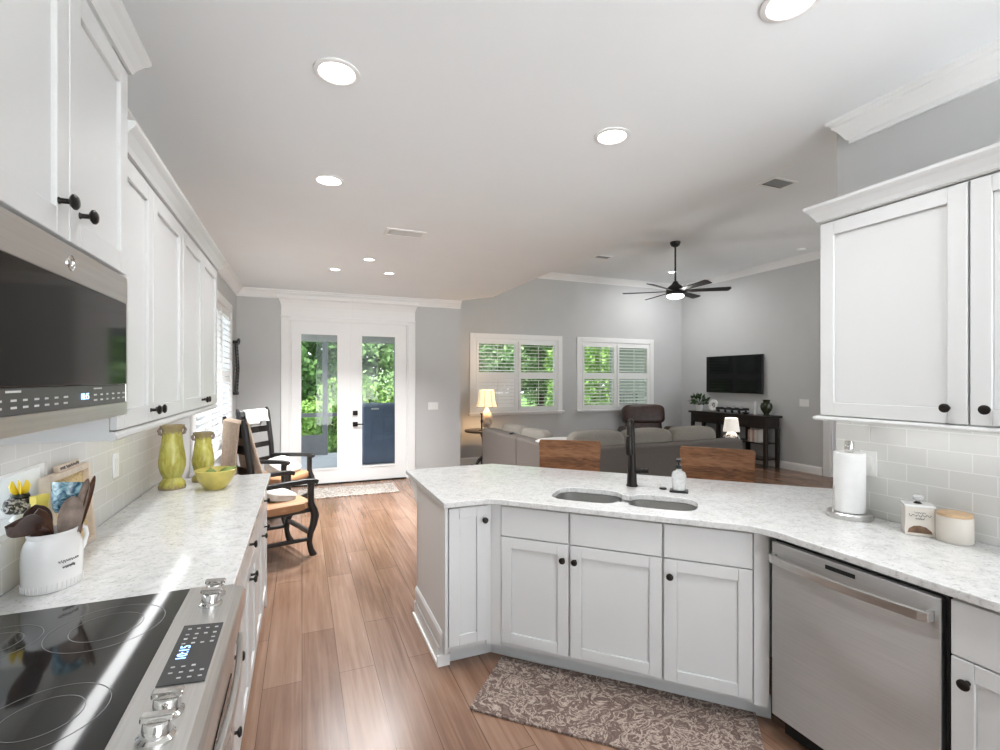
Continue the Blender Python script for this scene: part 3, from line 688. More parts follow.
mb = MB(); mb.T = PT; mb.box(.225, .005, .0, .495, .095, .0022)
dp = mb.build('touch_panel', 'panelgrey', rg)
rnd = random.Random(4)
for i, x in enumerate((.235, .258, .281, .385, .408, .431, .46)):
    for j in range(4):
        if rnd.random() < .9:
            mb = MB(); mb.T = PT; mb.box(x+.01, .014+.02*j, .0022, x+.0135+rnd.random()*.003, .014+.02*j+.008, .0028); mb.build('touch_key', 'mark', dp)
def text_mesh(txt, size, T, name, mat, parent):
    c = bpy.data.curves.new(name, 'FONT'); c.body = txt; c.size = size; c.extrude = .0006; c.align_x = 'CENTER'
    o = bpy.data.objects.new(name, c); COL.objects.link(o); bpy.context.view_layer.update()
    me = bpy.data.meshes.new_from_object(o.evaluated_get(bpy.context.evaluated_depsgraph_get())); bpy.data.objects.remove(o); bpy.data.curves.remove(c)
    me.transform(T); me.materials.clear(); me.materials.append(M[mat])
    ob = bpy.data.objects.new(name, me); COL.objects.link(ob); ob.parent = parent; return ob
text_mesh('10:15', .030, PT @ Matrix.Translation((.355, .060, .0024)) , 'clock_digits', 'blue', dp)
for x in (.060, .130, .622, .69):
    mb = MB(); mb.T = PT @ Matrix.Translation((x, .055, 0))
    k = mb.lathe([(0, 0), (.031, 0), (.031, .006), (.025, .010), (.023, .030), (.020, .034), (0, .034)], seg=28).build('burner_knob', 'chrome', rg)
    mb = MB(); mb.T = PT @ Matrix.Translation((x, .055, 0)); mb.box(-.009, -.027, .033, .009, .027, .046).build('knob_grip', 'chrome', k, bevel=.003)
for cx, cy, rr in ((.20, .27, .105), (.57, .28, .125), (.20, .50, .085), (.57, .51, .095)):
    for q in (1, .62):
        mb = MB(); n = 64; a = [mb.v((cx+rr*q*math.cos(2*PI*k/n), cy+rr*q*math.sin(2*PI*k/n), .9206)) for k in range(n)]
        b = [mb.v((cx+(rr*q-.0016)*math.cos(2*PI*k/n), cy+(rr*q-.0016)*math.sin(2*PI*k/n), .9206)) for k in range(n)]
        for k in range(n): mb.f([a[k], a[(k+1) % n], b[(k+1) % n], b[k]])
        mb.build('burner_ring', 'ring', rg)
MB().box(.01, .008, .27, RW-.01, .03, .80).build('oven_door', 'steel', rg, bevel=.004)
MB().box(.09, .005, .36, RW-.09, .009, .68).build('oven_window', 'blackglass', rg)
MB().box(.01, .008, .10, RW-.01, .03, .255).build('storage_drawer', 'steel', rg, bevel=.004)
MB().bar([(.05, .012, .765), (.05, -.008, .765)]+[(.05+.656*t, -.012-.020*math.sin(PI*t), .765) for t in [i/14 for i in range(15)]]+[(.706, -.008, .765), (.706, .012, .765)], .016, .03).build('oven_handle', 'steel', rg, bevel=.004)

mw = thing('microwave', 'stainless over-the-range microwave with black glass door and touch controls', 'microwave', (-.497, .985, 0), 90)
MW = .75; MD = -.497-XL-.002
MB().box(0, 0, 1.462, MW, MD, 1.863).build('case', 'panelgrey', mw)
MB().box(0, -.02, 1.787, MW, 0, 1.863).box(0, -.02, 1.462, MW, 0, 1.500).box(MW-.012, -.02, 1.5, MW, 0, 1.787).box(0, -.02, 1.5, .012, 0, 1.787).build('front_trim', 'steel', mw, bevel=.002)
MB().box(.012, -.022, 1.551, MW-.018, 0, 1.786).build('door_glass', 'blackglass', mw, bevel=.002)
cp = MB().box(.012, -.020, 1.5005, MW-.018, 0, 1.5495).build('touch_panel', 'panelgrey', mw)
rnd = random.Random(2)
for i in range(17):
    x = .05+i*.041
    if .36 < x < .47: continue
    for z in (1.512, 1.525): MB().box(x, -.0208, z, x+.012+rnd.random()*.008, -.02, z+.004).build('touch_key', 'mark', cp)
MB().box(.115, -.0208, 1.541, .165, -.02, 1.545).build('heading', 'mark', cp)
MB().box(.50, -.0208, 1.541, .55, -.02, 1.5445).build('heading', 'mark', cp)
text_mesh('10:15', .021, Matrix.Translation((.445, -.0212, 1.518)) @ Matrix.Rotation(R(90), 4, 'X'), 'clock_digits', 'blue', cp)
mb = MB(); mb.T = Matrix.Translation((.37, -.021, 1.825)) @ Matrix.Rotation(R(90), 4, 'X')
mb.tube([(.017*math.cos(t), .017*math.sin(t), 0) for t in [2*PI*k/28 for k in range(28)]], .0016, 6, closed=True)
mb.tube([(.007*math.cos(t)-.003, .009*math.sin(t), 0) for t in [R(40+280*k/14) for k in range(15)]]+[(.003, -.001, 0)], .0014, 6)
mb.build('round_emblem', 'chrome', mw)
MB().box(.06, .06, 1.4585, .33, MD-.06, 1.462).box(.42, .06, 1.4585, .69, MD-.06, 1.462).build('vent_filter', 'steel', mw)

# ------------------------------------------------------------------ things on the long worktop
ZT = .9155
cr = thing('utensil_crock', 'white ceramic pitcher crock with handwriting, full of wooden utensils', 'crock', (-.725, 1.935, ZT), 62)
prof = [(0, 0), (.078, 0), (.080, .004)]
mb = MB().lathe([(0, 0), (.066, 0), (.070, .006), (.071, .03), (.072, .10), (.070, .128), (.064, .148), (.058, .160), (.061, .176), (.057, .176), (.053, .160), (.056, .14), (.064, .09), (.064, .012), (0, .012)], seg=48, sx=1.12, sy=.9)
mb.build('pot', 'white', cr)
MB().tube([(.066, 0, .146), (.088, 0, .163), (.106, 0, .155), (.112, 0, .128), (.102, 0, .095), (.078, 0, .070)], [.007, .008, .0075, .007, .007, .008], 10).build('handle', 'white', cr)
mb = MB(); 
for i in range(40):
    t = 2*PI*i/40; mb.tube([(.0705*1.12*math.cos(t), .0705*.9*math.sin(t), .006), (.071*1.12*math.cos(t), .071*.9*math.sin(t), .026)], .0014, 5)
mb.build('fluted_band', 'white', cr)
mb = MB()
for k, (a0, a1, z) in enumerate(((-116, -72, .088), (-108, -82, .070))):
    rnd = random.Random(k+3); pts = []
    for i in range(31):
        a = R(a0+(a1-a0)*i/30); rr = .0723; h = .0045*math.sin(i*1.9)+rnd.uniform(-.0015, .0015)
        pts.append((1.12*rr*math.cos(a), .9*rr*math.sin(a), z+h))
    mb.tube(pts, .0009, 5)
mb.build('handwriting', 'ink', cr)
def U(x, y, z): return (-.725+x, 1.935+y, ZT+z)
def spoon(name, label, base, tip, head, wid, mat, curl=0, pre=None):
    b = Vector(base); t = Vector(tip); dn = (t-b).normalized(); hs = t-dn*head
    view = Vector((-t.x, -t.y, 1.565-t.z)).normalized(); nrm = (view-dn*view.dot(dn)).normalized(); wv = dn.cross(nrm)
    mb = MB(); mb.tube(([Vector(pre)] if pre else [])+[b, hs*.5+b*.5, hs+dn*.01], ([.0055] if pre else [])+[.0055, .0065, .0075], 10)
    n, m = 20, 8; A = []; B = []
    for i in range(n+1):
        u = i/n; q_ = (u-.58)/(.62 if u < .58 else .425); hw = wid*max(.04, math.sqrt(max(0, 1-q_*q_)))
        c = hs+dn*head*u+Vector((0, 0, -curl*u*u))
        A.append([mb.v(c+wv*hw*(2*j/m-1)+nrm*(-.010*(1-(2*j/m-1)**2)+.003)) for j in range(m+1)])
        B.append([mb.v(c+wv*hw*(2*j/m-1)+nrm*(-.014*(1-(2*j/m-1)**2)-.002)) for j in range(m+1)])
    for G_ in (A, B):
        for P, Q in zip(G_, G_[1:]):
            for j in range(m): mb.f([P[j], P[j+1], Q[j+1], Q[j]], True)
    for i in range(n): mb.f([A[i][0], A[i+1][0], B[i+1][0], B[i][0]]); mb.f([A[i][m], A[i+1][m], B[i+1][m], B[i][m]])
    for j in range(m): mb.f([A[0][j], A[0][j+1], B[0][j+1], B[0][j]]); mb.f([A[n][j], A[n][j+1], B[n][j+1], B[n][j]])
    return tag(mb.build(name, mat), label, 'utensil', 'utensils in the white crock')
spoon('wooden_ladle', 'dark walnut ladle leaning out over the rim towards the low window', U(.0, -.035, .185), U(-.005, -.225, .275), .165, .034, 'walnut', curl=.03, pre=U(.01, .03, .03))
spoon('wooden_spatula', 'reddish olive-wood spatula standing in the middle of the crock', U(.005, .0, .03), U(-.012, -.055, .255), .125, .022, 'wooden')
spoon('wooden_spoon', 'dark round-headed spoon behind the olive-wood spatula', U(-.02, .01, .03), U(-.04, -.005, .258), .10, .034, 'walnut')
spoon('wooden_spoon', 'broad grey weathered spoon in front of the blue scoop', U(.02, .0, .03), U(.045, .022, .272), .14, .031, 'greywood')
spoon('wooden_fork', 'slim pale grey serving fork standing upright beside the blue scoop', U(.02, .01, .03), U(.062, .080, .318), .20, .014, 'greywood')
spoon('wooden_stick', 'thin dark wooden spreader nearest the crock handle', U(.03, .01, .03), U(.078, .088, .325), .17, .009, 'wooden')
sc_ = thing('ceramic_scoop', 'blue patterned ceramic scoop upside down among the wooden utensils', 'utensil', U(-.01, .035, .03), 0, 'utensils in the white crock')
ST = Matrix.Rotation(R(-12), 4, 'X') @ Matrix.Rotation(R(4), 4, 'Y')
mb = MB(); mb.T = ST
mb.lathe([(0, .185), (.024, .186), (.033, .20), (.040, .235), (.046, .275), (.047, .284), (.043, .284), (.036, .235), (.028, .205), (0, .198)], seg=28).build('cup', 'bluepot', sc_)
mb = MB(); mb.T = ST; mb.cyl((0, 0, 0), (0, 0, .19), .006).build('handle', 'walnut', sc_)
# speckled figurine with a yellow crown of petals, on the low window sill
fg = thing('figurine', 'black and white speckled figurine with yellow petals on the low window sill', 'figurine', (-.880, 2.115, 1.0905), 60); fg.scale = (.84, .84, .9)
MB().lathe([(0, 0), (.030, 0), (.030, .006), (.018, .02), (.018, .04), (0, .04)]).build('stand', 'whiteplastic', fg)
MB().blob((0, 0, .055), (.055, .04, .034), wob=.05).blob((-.04, -.01, .062), (.026, .022, .03)).blob((.045, 0, .058), (.024, .024, .024)).build('body', 'speckled', fg)
MB().lathe([(.026, .082), (.032, .088), (.028, .100), (0, .100)]).build('collar', 'bronzegreen', fg)
mb = MB()
for a in range(0, 360, 60):
    ca, sa = math.cos(R(a)), math.sin(R(a)); mb.tube([(.006*ca, .006*sa, .095), (.018*ca, .018*sa, .112), (.025*ca, .025*sa, .130), (.024*ca, .024*sa, .148)], [.005, .012, .010, .002], 8, flat=.45)
mb.build('petals', 'yellow', fg)
o = tag(MB().box(-.022, -.010, 0, .022, .010, .265).box(-.024, -.012, .245, .024, .012, .268).build('spice_carton', 'lemon', bevel=.002), 'yellow carton standing between the crock and the straw frame', 'carton')
o.location = (-.80, 2.045, ZT); o.rotation_euler = (0, 0, R(70))
# straw frame with name strip on top
ff = thing('wicker_picture_frame', 'pale wooden frame filled with woven straw, leaning on the backsplash', 'picture frame', (-.795, 2.105, ZT), 90)
FT = Matrix.Rotation(R(-4), 4, 'X')
mb = MB(); mb.T = FT; mb.box(0, -.02, 0, .022, .012, .315).box(.318, -.02, 0, .34, .012, .315).box(.022, -.02, 0, .318, .012, .022).box(.022, -.02, .293, .318, .012, .315).build('frame', 'palewood', ff, bevel=.002)
mb = MB(); mb.T = FT; mb.box(.022, .0, .022, .318, .008, .293).build('straw_panel', 'wicker', ff)
mb = MB(); mb.T = FT; mb.box(.09, -.012, .315, .27, .004, .338).build('name_strip', 'palewood', ff, bevel=.002)
mb = MB(); mb.T = FT
for k, (a, b) in enumerate(((.10, .14), (.15, .20), (.205, .255))): squiggle(mb, a, b, .327, .010, -.0128, .0012, k)
mb.build('lettering', 'ink', ff)
# vases, bowl
def vase(name, label, loc, h, s):
    r = thing(name, label, 'vase', loc, 25, 'yellow glazed vases')
    P = [(0, 0), (.068, 0), (.071, .012), (.066, .032), (.052, .05), (.047, .062), (.058, .085), (.068, .12), (.070, .155), (.062, .21), (.053, .27), (.050, .30), (.052, .325), (.062, .343), (.065, .352), (.057, .352), (.044, .32), (.042, .28), (.055, .20), (.060, .14), (0, .075)]
    MB().lathe([(a*s, b*h/.352) for a, b in P], seg=44).build('body', 'glaze', r)
    for q in (1, -1):
        MB().tube([(q*.050*s, 0, .300*h/.352), (q*.062*s, 0, .305*h/.352), (q*.068*s, 0, .325*h/.352), (q*.060*s, 0, .340*h/.352)], [.006, .009, .009, .006], 8).build('lug_handle', 'greywood', r)
vase('ceramic_vase', 'taller yellow crackle-glazed vase with brown rim, nearest the backsplash', (-.716, 3.40, ZT), .378, 1.0)
vase('ceramic_vase', 'shorter yellow crackle-glazed vase standing behind the yellow bowl', (-.585, 3.575, ZT), .312, .90)
bo = thing('fruit_bowl', 'round yellow ceramic bowl holding green fruit near the worktop end', 'bowl', (-.475, 3.30, ZT))
MB().lathe([(0, 0), (.052, 0), (.056, .006), (.085, .045), (.105, .09), (.110, .112), (.106, .115), (.098, .09), (.075, .045), (.045, .016), (0, .014)], seg=44).build('bowl', 'bowl', bo)
for k, (x, y, z, lab) in enumerate(((.055, .02, .085, 'green pear in the yellow bowl, beside its armchair-side rim'), (-.03, .03, .075, 'green pear in the middle of the yellow bowl'), (.0, -.045, .07, 'green pear low in the yellow bowl, beside the near rim'))):
    tag(MB().blob((0, 0, 0), (.043, .034, .036), .95).tube([(.035, 0, .01), (.06, 0, .022)], [.018, .004], 10).build('green_pear', 'avocado'), lab, 'fruit', 'green pears in the yellow bowl')
    o = bpy.data.objects['green_pear' if k == 0 else 'green_pear.%03d' % k]; o.location = (-.475+x, 3.30+y, ZT+z); o.rotation_euler = (0, R(-15), R(k*80+20))
# outlets and switches
def plate(name, label, loc, rotz, w_, h_, kind, cat):
    r = thing(name, label, cat, loc, rotz)
    MB().box(-w_/2, -.006, -h_/2, w_/2, 0, h_/2).build('cover_plate', 'whiteplastic', r, bevel=.002)
    n = max(1, round(w_/.055)-0) if kind == 'switch' else 1
    for i in range(n):
        cx = (i-(n-1)/2)*.046
        MB().box(cx-.016, -.009, -.033, cx+.016, -.006, .033).build('rocker' if kind == 'switch' else 'socket', 'whiteplastic', r, bevel=.001)
plate('wall_outlet', 'white outlet cover on the tiled backsplash between frame and tall vase', (XL+.0085, 2.86, 1.15), 90, .075, .118, 'outlet', 'outlet')
plate('wall_outlet', 'white outlet cover on the tiles behind the paper towels', (XR-.0085, 1.455, 1.165), -90, .075, .118, 'outlet', 'outlet')
plate('light_switch', 'white multi-gang switch plate on the grey wall beside the french doors', (1.958, YB-.0005, 1.137), 0, .165, .118, 'switch', 'light switch')
plate('light_switch', 'white switch plate on the living room wall beyond the dark console', (XT-.0005, 5.56, 1.17), -90, .165, .125, 'switch', 'light switch')

# ------------------------------------------------------------------ things on the sink counter
pt = thing('paper_towel_roll', 'white paper towel roll on a steel stand by the tiled wall', 'paper towels', (2.395, 1.475, ZT))
MB().lathe([(0, 0), (.088, 0), (.09, .004), (.09, .022), (.084, .028), (0, .028)], seg=40).build('stand_base', 'steel', pt)
MB().cyl((0, 0, .02), (0, 0, .335), .007).lathe([(0, .31), (.017, .31), (.019, .318), (.019, .352), (.015, .36), (0, .36)], seg=24).build('post', 'chrome', pt)
MB().tube([(-.082, .02, .02), (-.082, .02, .12), (-.082, .02, .15)], .004, 8).build('tension_arm', 'chrome', pt)
MB().lathe([(.02, .030), (.062, .030), (.063, .034), (.063, .302), (.062, .306), (.02, .306), (.02, .030)], seg=44).build('roll', 'paper', pt)
bx = thing('canister_box', 'small white square canister with glass knob lid and printed script', 'canister', (2.40, 1.205, ZT), -52)
MB().box(-.048, -.038, 0, .048, .038, .118).build('box', 'cream', bx, bevel=.003)
MB().box(-.051, -.041, .118, .051, .041, .128).build('lid', 'white', bx, bevel=.003)
MB().lathe([(0, .128), (.007, .128), (.006, .140), (.016, .146), (.02, .158), (.012, .166), (0, .167)], seg=20).build('glass_knob', 'bottle', bx)
MB().lathe([(.015, .1285), (.004, .140), (0, .140)], seg=20).build('knob_seat', 'bronze', bx)
mb = MB(); squiggle(mb, -.018, .018, .096, .006, -.0385, .0008, 1); squiggle(mb, -.036, .036, .084, .009, -.0385, .0010, 2); squiggle(mb, -.014, .014, .071, .006, -.0385, .0008, 3); mb.build('lettering', 'ink', bx)
mb = MB(); mb.T = Matrix(((1, 0, 0, 0), (0, 0, -1, -.0382), (0, 1, 0, 0), (0, 0, 0, 1)))
mb.prism([(-.040, .012), (.040, .012), (.036, .024), (.02, .038), (0, .043), (-.02, .040), (-.036, .028)], 0, .001); mb.build('printed_picture', 'brownleaf', bx)
cn = thing('canister_jar', 'round cream canister with flat bamboo lid beside the square canister', 'canister', (2.425, 1.092, ZT))
MB().lathe([(0, 0), (.054, 0), (.057, .004), (.057, .098), (.054, .102), (0, .102)], seg=44).build('jar', 'cream', cn)
MB().lathe([(0, .102), (.055, .102), (.056, .105), (.056, .111), (.054, .114), (0, .114)], seg=44).build('lid', 'bamboo', cn)

# ------------------------------------------------------------------ rugs
def rugthing(label, c, l, w_, rot, mat):
    mb = MB(); mb.prism(rrect(-l/2, l/2, -w_/2, w_/2, .02, 4), 0, .011)
    o = tag(mb.build('rug', mat, bevel=.003), label, 'rug'); o.location = (*c, .001); o.rotation_euler = (0, 0, R(rot)); return o
rugthing('brown vintage-patterned runner rug in front of the sink cabinets', (1.352, 1.90), 1.27, .46, -42.5, 'rug')
rugthing('pale grey patterned rug in front of the french doors', (.60, 7.03), 1.32, .60, -1, 'doormat')

# ------------------------------------------------------------------ black armchairs by the window
def fy(y): return .27-(.27-y)*.90
def armchair(label, loc, rotz):
    r = thing('ladderback_armchair', label, 'armchair', loc, rotz, 'black armchairs beside the tall window')
    for sx in (-1, 1):
        x = sx*.265
        MB().tube([(x, fy(a_), b_) for a_, b_ in ((-.28, .65), (-.28, .50), (-.285, .455), (-.31, .40), (-.322, .345), (-.305, .27), (-.275, .20), (-.265, .12), (-.28, .05), (-.305, .0))], [.030, .028, .029, .033, .036, .032, .027, .024, .026, .032], 12).build('front_leg', 'blackwood', r)
        mb = MB().tube([(x, .27, .0), (x, .25, .25), (x, .25, .46), (x, .27, .8), (x, .32, 1.19), (x, .33, 1.235)], [.025, .028, .029, .028, .026, .014], 12)
        mb.build('back_post', 'blackwood', r)
        MB().bar([(x, fy(a_), b_) for a_, b_ in ((.27, .655), (.0, .662), (-.22, .665), (-.31, .660), (-.345, .645))], .058, .040).build('arm', 'blackwood', r, bevel=.008)
        MB().cyl((x, fy(-.265), .15), (x, .25, .17), .018).build('side_stretcher', 'blackwood', r)
    MB().bar([(-.265, fy(-.28), .20), (.265, fy(-.28), .20)], .026, .036).build('front_stretcher', 'blackwood', r)
    MB().box(-.27, fy(-.30), .385, .27, .25, .425).build('seat_rail', 'blackwood', r, bevel=.01)
    MB().blob((0, .0, .440), (.275, .255, .05), .35).build('seat', 'rush', r)
    for z, h in ((.62, .06), (.80, .06), (.98, .07)):
        y = .262+(z-.6)*.09; MB().bar([(-.265, y, z), (-.1, y+.025, z), (.1, y+.025, z), (.265, y, z)], .016, h).build('back_slat', 'blackwood', r)
    y = .31; mb = MB()
    mb.T = Matrix(((1, 0, 0, 0), (0, 0, -1, y), (0, 1, 0, 0), (0, 0, 0, 1)))
    top = [(-.26, 1.08)]+[(-.26+.52*t, 1.135+.055*math.sin(PI*t)+.018*math.cos(6*PI*t)) for t in [i/18 for i in range(19)]]+[(.26, 1.08)]
    mb.prism(top, -.012, .012); mb.build('crest_rail', 'blackwood', r); return r
ca = armchair('black armchair nearest the worktop, with beige blanket over its back', (-.235, 4.765, 0), 112)
cb = armchair('black armchair nearest the french doors, with a white throw on its back', (-.245, 6.085, 0), 60)
def drape(name, label, chair, halfw, f, b, mat, top=1.20, fo=.12):
    mb = MB(); n, m = 20, 22; rows = []
    for i in range(n+1):
        u = -halfw+2*halfw*i/n; row = []
        for j in range(m+1):
            t = j/m
            if t < .45: yy = .31-.035-fo*(1-t/.45); z = top-f*(1-t/.45)
            elif t > .55: yy = .31+.035+.04*((t-.55)/.45); z = top-b*((t-.55)/.45)
            else: a = PI*(1-(t-.45)/.1); yy = .31+.035*math.cos(a); z = top+.02*math.sin(a)
            yy += .030*math.sin(u*34+3*t+2*t*t)*(abs(t-.5)*1.7); z += .02*math.sin(u*14)*abs(t-.5)
            row.append(mb.v((u, yy, z)))
        rows.append(row)
    for A, B in zip(rows, rows[1:]):
        for j in range(m): mb.f([A[j], B[j], B[j+1], A[j+1]], True)
    bm = mb.bm
    o = mb.build(name, mat); s_ = o.modifiers.new('thick', 'SOLIDIFY'); s_.thickness = .014; s_.offset = 0
    o.location = chair.location; o.rotation_euler = chair.rotation_euler
    return tag(o, label, 'blanket')
drape('knit_blanket', 'beige knitted blanket folded over the armchair back nearest the worktop', ca, .225, .55, .62, 'beige')
drape('white_throw', 'narrow white throw over the back of the armchair nearest the doors', cb, .20, .13, .18, 'throw', 1.195, .03)
def pillow(label, loc, rad, rot, mat, name='throw_pillow'):
    o = tag(MB().blob((0, 0, 0), rad, .55, wob=.04).build(name, mat), label, 'pillow'); o.location = loc; o.rotation_euler = tuple(R(a) for a in rot); return o
pillow('white pillow propped in the armchair nearest the french doors', (-.20, 6.10, .555), (.21, .075, .15), (-62, 0, 60), 'pillow')
pillow('white pillow lying on the seat of the armchair nearest the worktop', (-.20, 4.79, .52), (.17, .05, .13), (-80, 0, 112), 'pillow')
# carved wall ornament
wo = thing('wall_ornament', 'tall narrow black pierced ornament on the window wall by the corner', 'wall ornament', (XL, 7.30, 1.36), 90)
mb = MB(); n = 14
mb.bar([(-.10, -.03, .03), (-.10, -.05, .35), (-.10, -.03, .70)], .02, .03, up=(1, 0, 0)).bar([(.10, -.03, .03), (.10, -.05, .35), (.10, -.03, .70)], .02, .03, up=(1, 0, 0))
for i in range(n): z = .05+.046*i; mb.box(-.09, -.045, z, .09, -.03, z+.026)
mb.box(-.115, -.06, .68, .115, -.0, .72).box(-.08, -.055, .0, .08, 0, .04).build('pierced_panel', 'blackwood', wo, bevel=.003)
mb = MB(); mb.tube([(-.11, -.05, .70), (-.06, -.06, .735), (0, -.06, .745), (.06, -.06, .735), (.11, -.05, .70)], .014, 8).build('arched_top', 'blackwood', wo)

# ------------------------------------------------------------------ bar stools
def stool(label, loc, rotz):
    r = thing('bar_stool', label, 'bar stool', loc, rotz, 'wood-backed stools at the bar side')      # sits facing -y
    mb = MB(); mb.T = Matrix.Translation((0, .20, .70)) @ Matrix.Rotation(R(-9), 4, 'X') @ Matrix(((1, 0, 0, 0), (0, 0, -1, 0), (0, 1, 0, 0), (0, 0, 0, 1)))
    mb.prism([(-.235, .02), (.235, .02), (.25, .35), (.24, .375), (-.24, .375), (-.25, .35)], -.014, .014)
    mb.build('backrest', 'stoolwood', r, bevel=.004)
    MB().box(-.22, -.21, .635, .22, .21, .672).build('seat', 'stoolwood', r, bevel=.008)
    for sx in (-1, 1):
        for sy in (-1, 1): MB().cyl((sx*.18, sy*.17, .64), (sx*.215, sy*.215, 0), .018, .014).build('leg', 'bronze', r)
        MB().bar([(sx*.19, .19, .64), (sx*.19, .215, .80)], .03, .012, up=(0, 1, 0)).build('back_bracket', 'bronze', r)
    MB().cyl((-.20, -.20, .22), (.20, -.20, .22), .01).cyl((-.20, .20, .22), (.20, .20, .22), .01).cyl((-.20, -.20, .26), (-.20, .20, .26), .01).cyl((.20, -.20, .26), (.20, .20, .26), .01).build('footrest', 'bronze', r)
stool('wood-plank-backed bar stool behind the sink, beside the blue-lit sofa end', (1.865, 3.20, 0), -36)
stool('wood-plank-backed bar stool behind the soap bottle, towards the dark console', (2.575, 2.455, 0), -50)

# ------------------------------------------------------------------ living room
sf = thing('sectional_sofa', 'large grey L-shaped sectional sofa with its back to the kitchen', 'sofa', (2.62, 4.52, 0))
L2, L1, D = 2.62, 2.6, .95
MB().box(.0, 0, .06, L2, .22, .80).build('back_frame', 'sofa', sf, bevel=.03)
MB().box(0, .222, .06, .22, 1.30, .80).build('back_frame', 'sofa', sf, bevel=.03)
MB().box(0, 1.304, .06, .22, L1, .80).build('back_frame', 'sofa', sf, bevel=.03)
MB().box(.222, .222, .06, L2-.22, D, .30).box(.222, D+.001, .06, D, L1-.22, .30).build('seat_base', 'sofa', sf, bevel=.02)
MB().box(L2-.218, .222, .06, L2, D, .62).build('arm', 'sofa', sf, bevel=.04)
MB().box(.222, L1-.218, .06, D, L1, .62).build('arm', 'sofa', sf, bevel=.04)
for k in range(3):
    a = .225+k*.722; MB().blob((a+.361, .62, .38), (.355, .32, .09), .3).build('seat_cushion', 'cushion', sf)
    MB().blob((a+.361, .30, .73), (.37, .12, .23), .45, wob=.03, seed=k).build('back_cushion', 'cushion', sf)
for k in range(2):
    a = .98+k*.70; MB().blob((.62, a+.35, .38), (.32, .345, .09), .3).build('seat_cushion', 'cushion', sf)
    MB().blob((.30, a+.30, .68), (.11, .35, .22), .45, wob=.03, seed=k+5).build('back_cushion', 'cushion', sf)
for x in (.06, L2-.06):
    for y in (.06, D-.06): MB().cyl((x, y, 0), (x, y, .06), .03).build('foot', 'blackwood', sf)
for x in (.06, D-.06): MB().cyl((x, L1-.06, 0), (x, L1-.06, .06), .03).build('foot', 'blackwood', sf)
tag(MB().blob((0, 0, 0), (.30, .20, .028), .5, wob=.12, seed=4).build('sofa_throw', 'throw'), 'small white throw lying on the sofa back corner', 'blanket')
o = bpy.data.objects['sofa_throw']; o.location = (2.86, 5.02, .835)
tag(MB().box(-.08, -.025, 0, .08, .025, .02).build('remote_control', 'black', bevel=.005), 'dark remote control lying on the sofa back under the window', 'remote control')
o = bpy.data.objects['remote_control']; o.location = (2.73, 6.2, .801); o.rotation_euler = (0, 0, R(60))
# end table + lamp under window 1
et = thing('end_table', 'dark carved end table in the corner under the window', 'table', (2.93, 7.86, 0))
MB().lathe([(0, .655), (.33, .655), (.335, .665), (.335, .685), (.325, .69), (0, .69)], seg=40).build('table_top', 'espresso', et)
MB().lathe([(0, .08), (.05, .10), (.06, .16), (.035, .24), (.028, .40), (.04, .55), (.07, .62), (.12, .655), (0, .655)], seg=24).build('pedestal', 'espresso', et)
for k in range(3):
    a = R(200+120*k); c, s_ = math.cos(a), math.sin(a)
    MB().tube([(.03*c, .03*s_, .22), (.11*c, .11*s_, .17), (.19*c, .19*s_, .07), (.27*c, .27*s_, .018)], [.03, .028, .022, .02], 10).build('foot', 'espresso', et)
tl = thing('table_lamp', 'lit table lamp with cream paneled shade and shell-like base', 'lamp', (2.98, 7.84, .6905))
MB().lathe([(0, 0), (.07, 0), (.075, .02), (.05, .04), (.085, .10), (.105, .18), (.09, .26), (.05, .33), (.025, .37), (.015, .40), (0, .40)], seg=28).build('base', 'lampbase', tl)
MB().lathe([(.185, .40), (.155, .50), (.135, .69), (.132, .69), (.152, .50), (.182, .40)], seg=32).build('lamp_shade', 'glow', tl)
mb = MB()
for k in range(8):
    a = R(45*k+10); c, s_ = math.cos(a), math.sin(a); mb.tube([(.187*c, .187*s_, .40), (.157*c, .157*s_, .50), (.137*c, .137*s_, .69)], .004, 6)
mb.tube([(.186*math.cos(t), .186*math.sin(t), .40) for t in [2*PI*k/28 for k in range(28)]], .004, 6, closed=True).build('shade_ribs', 'greywood', tl)
point('table_lamp_bulb', (0, 0, .53), 14, (1, .66, .36), tl)
cs = thing('candlestick', 'slender dark candlestick on the end table beside the lamp', 'candlestick', (2.84, 7.72, .6905))
MB().lathe([(0, 0), (.05, 0), (.045, .015), (.015, .03), (.012, .12), (.022, .16), (.012, .2), (.014, .27), (.03, .29), (.03, .30), (0, .30)], seg=20).build('holder', 'blackwood', cs)
# recliner
rc = thing('recliner', 'dark brown leather recliner in front of the second window', 'armchair', (6.30, 7.62, 0), -22)
MB().box(-.36, -.38, .10, .36, .30, .36).build('base', 'leather', rc, bevel=.03)
MB().blob((0, -.08, .42), (.30, .36, .09), .4).build('seat_cushion', 'leather', rc)
mb = MB(); mb.T = Matrix.Translation((0, .30, .36)) @ Matrix.Rotation(R(-13), 4, 'X'); mb.blob((0, 0, .20), (.37, .12, .23), .5).blob((0, -.02, .50), (.43, .15, .20), .42); mb.build('backrest', 'leather', rc)
for sx in (-1, 1): MB().blob((sx*.46, -.05, .36), (.10, .42, .28), .45).build('arm', 'leather', rc)
MB().box(-.32, -.42, .12, .32, -.385, .34).build('footrest', 'leather', rc, bevel=.02)
MB().lathe([(0, 0), (.30, 0), (.30, .04), (.06, .06), (.06, .10), (0, .10)], seg=28).build('swivel_base', 'blackwood', rc)
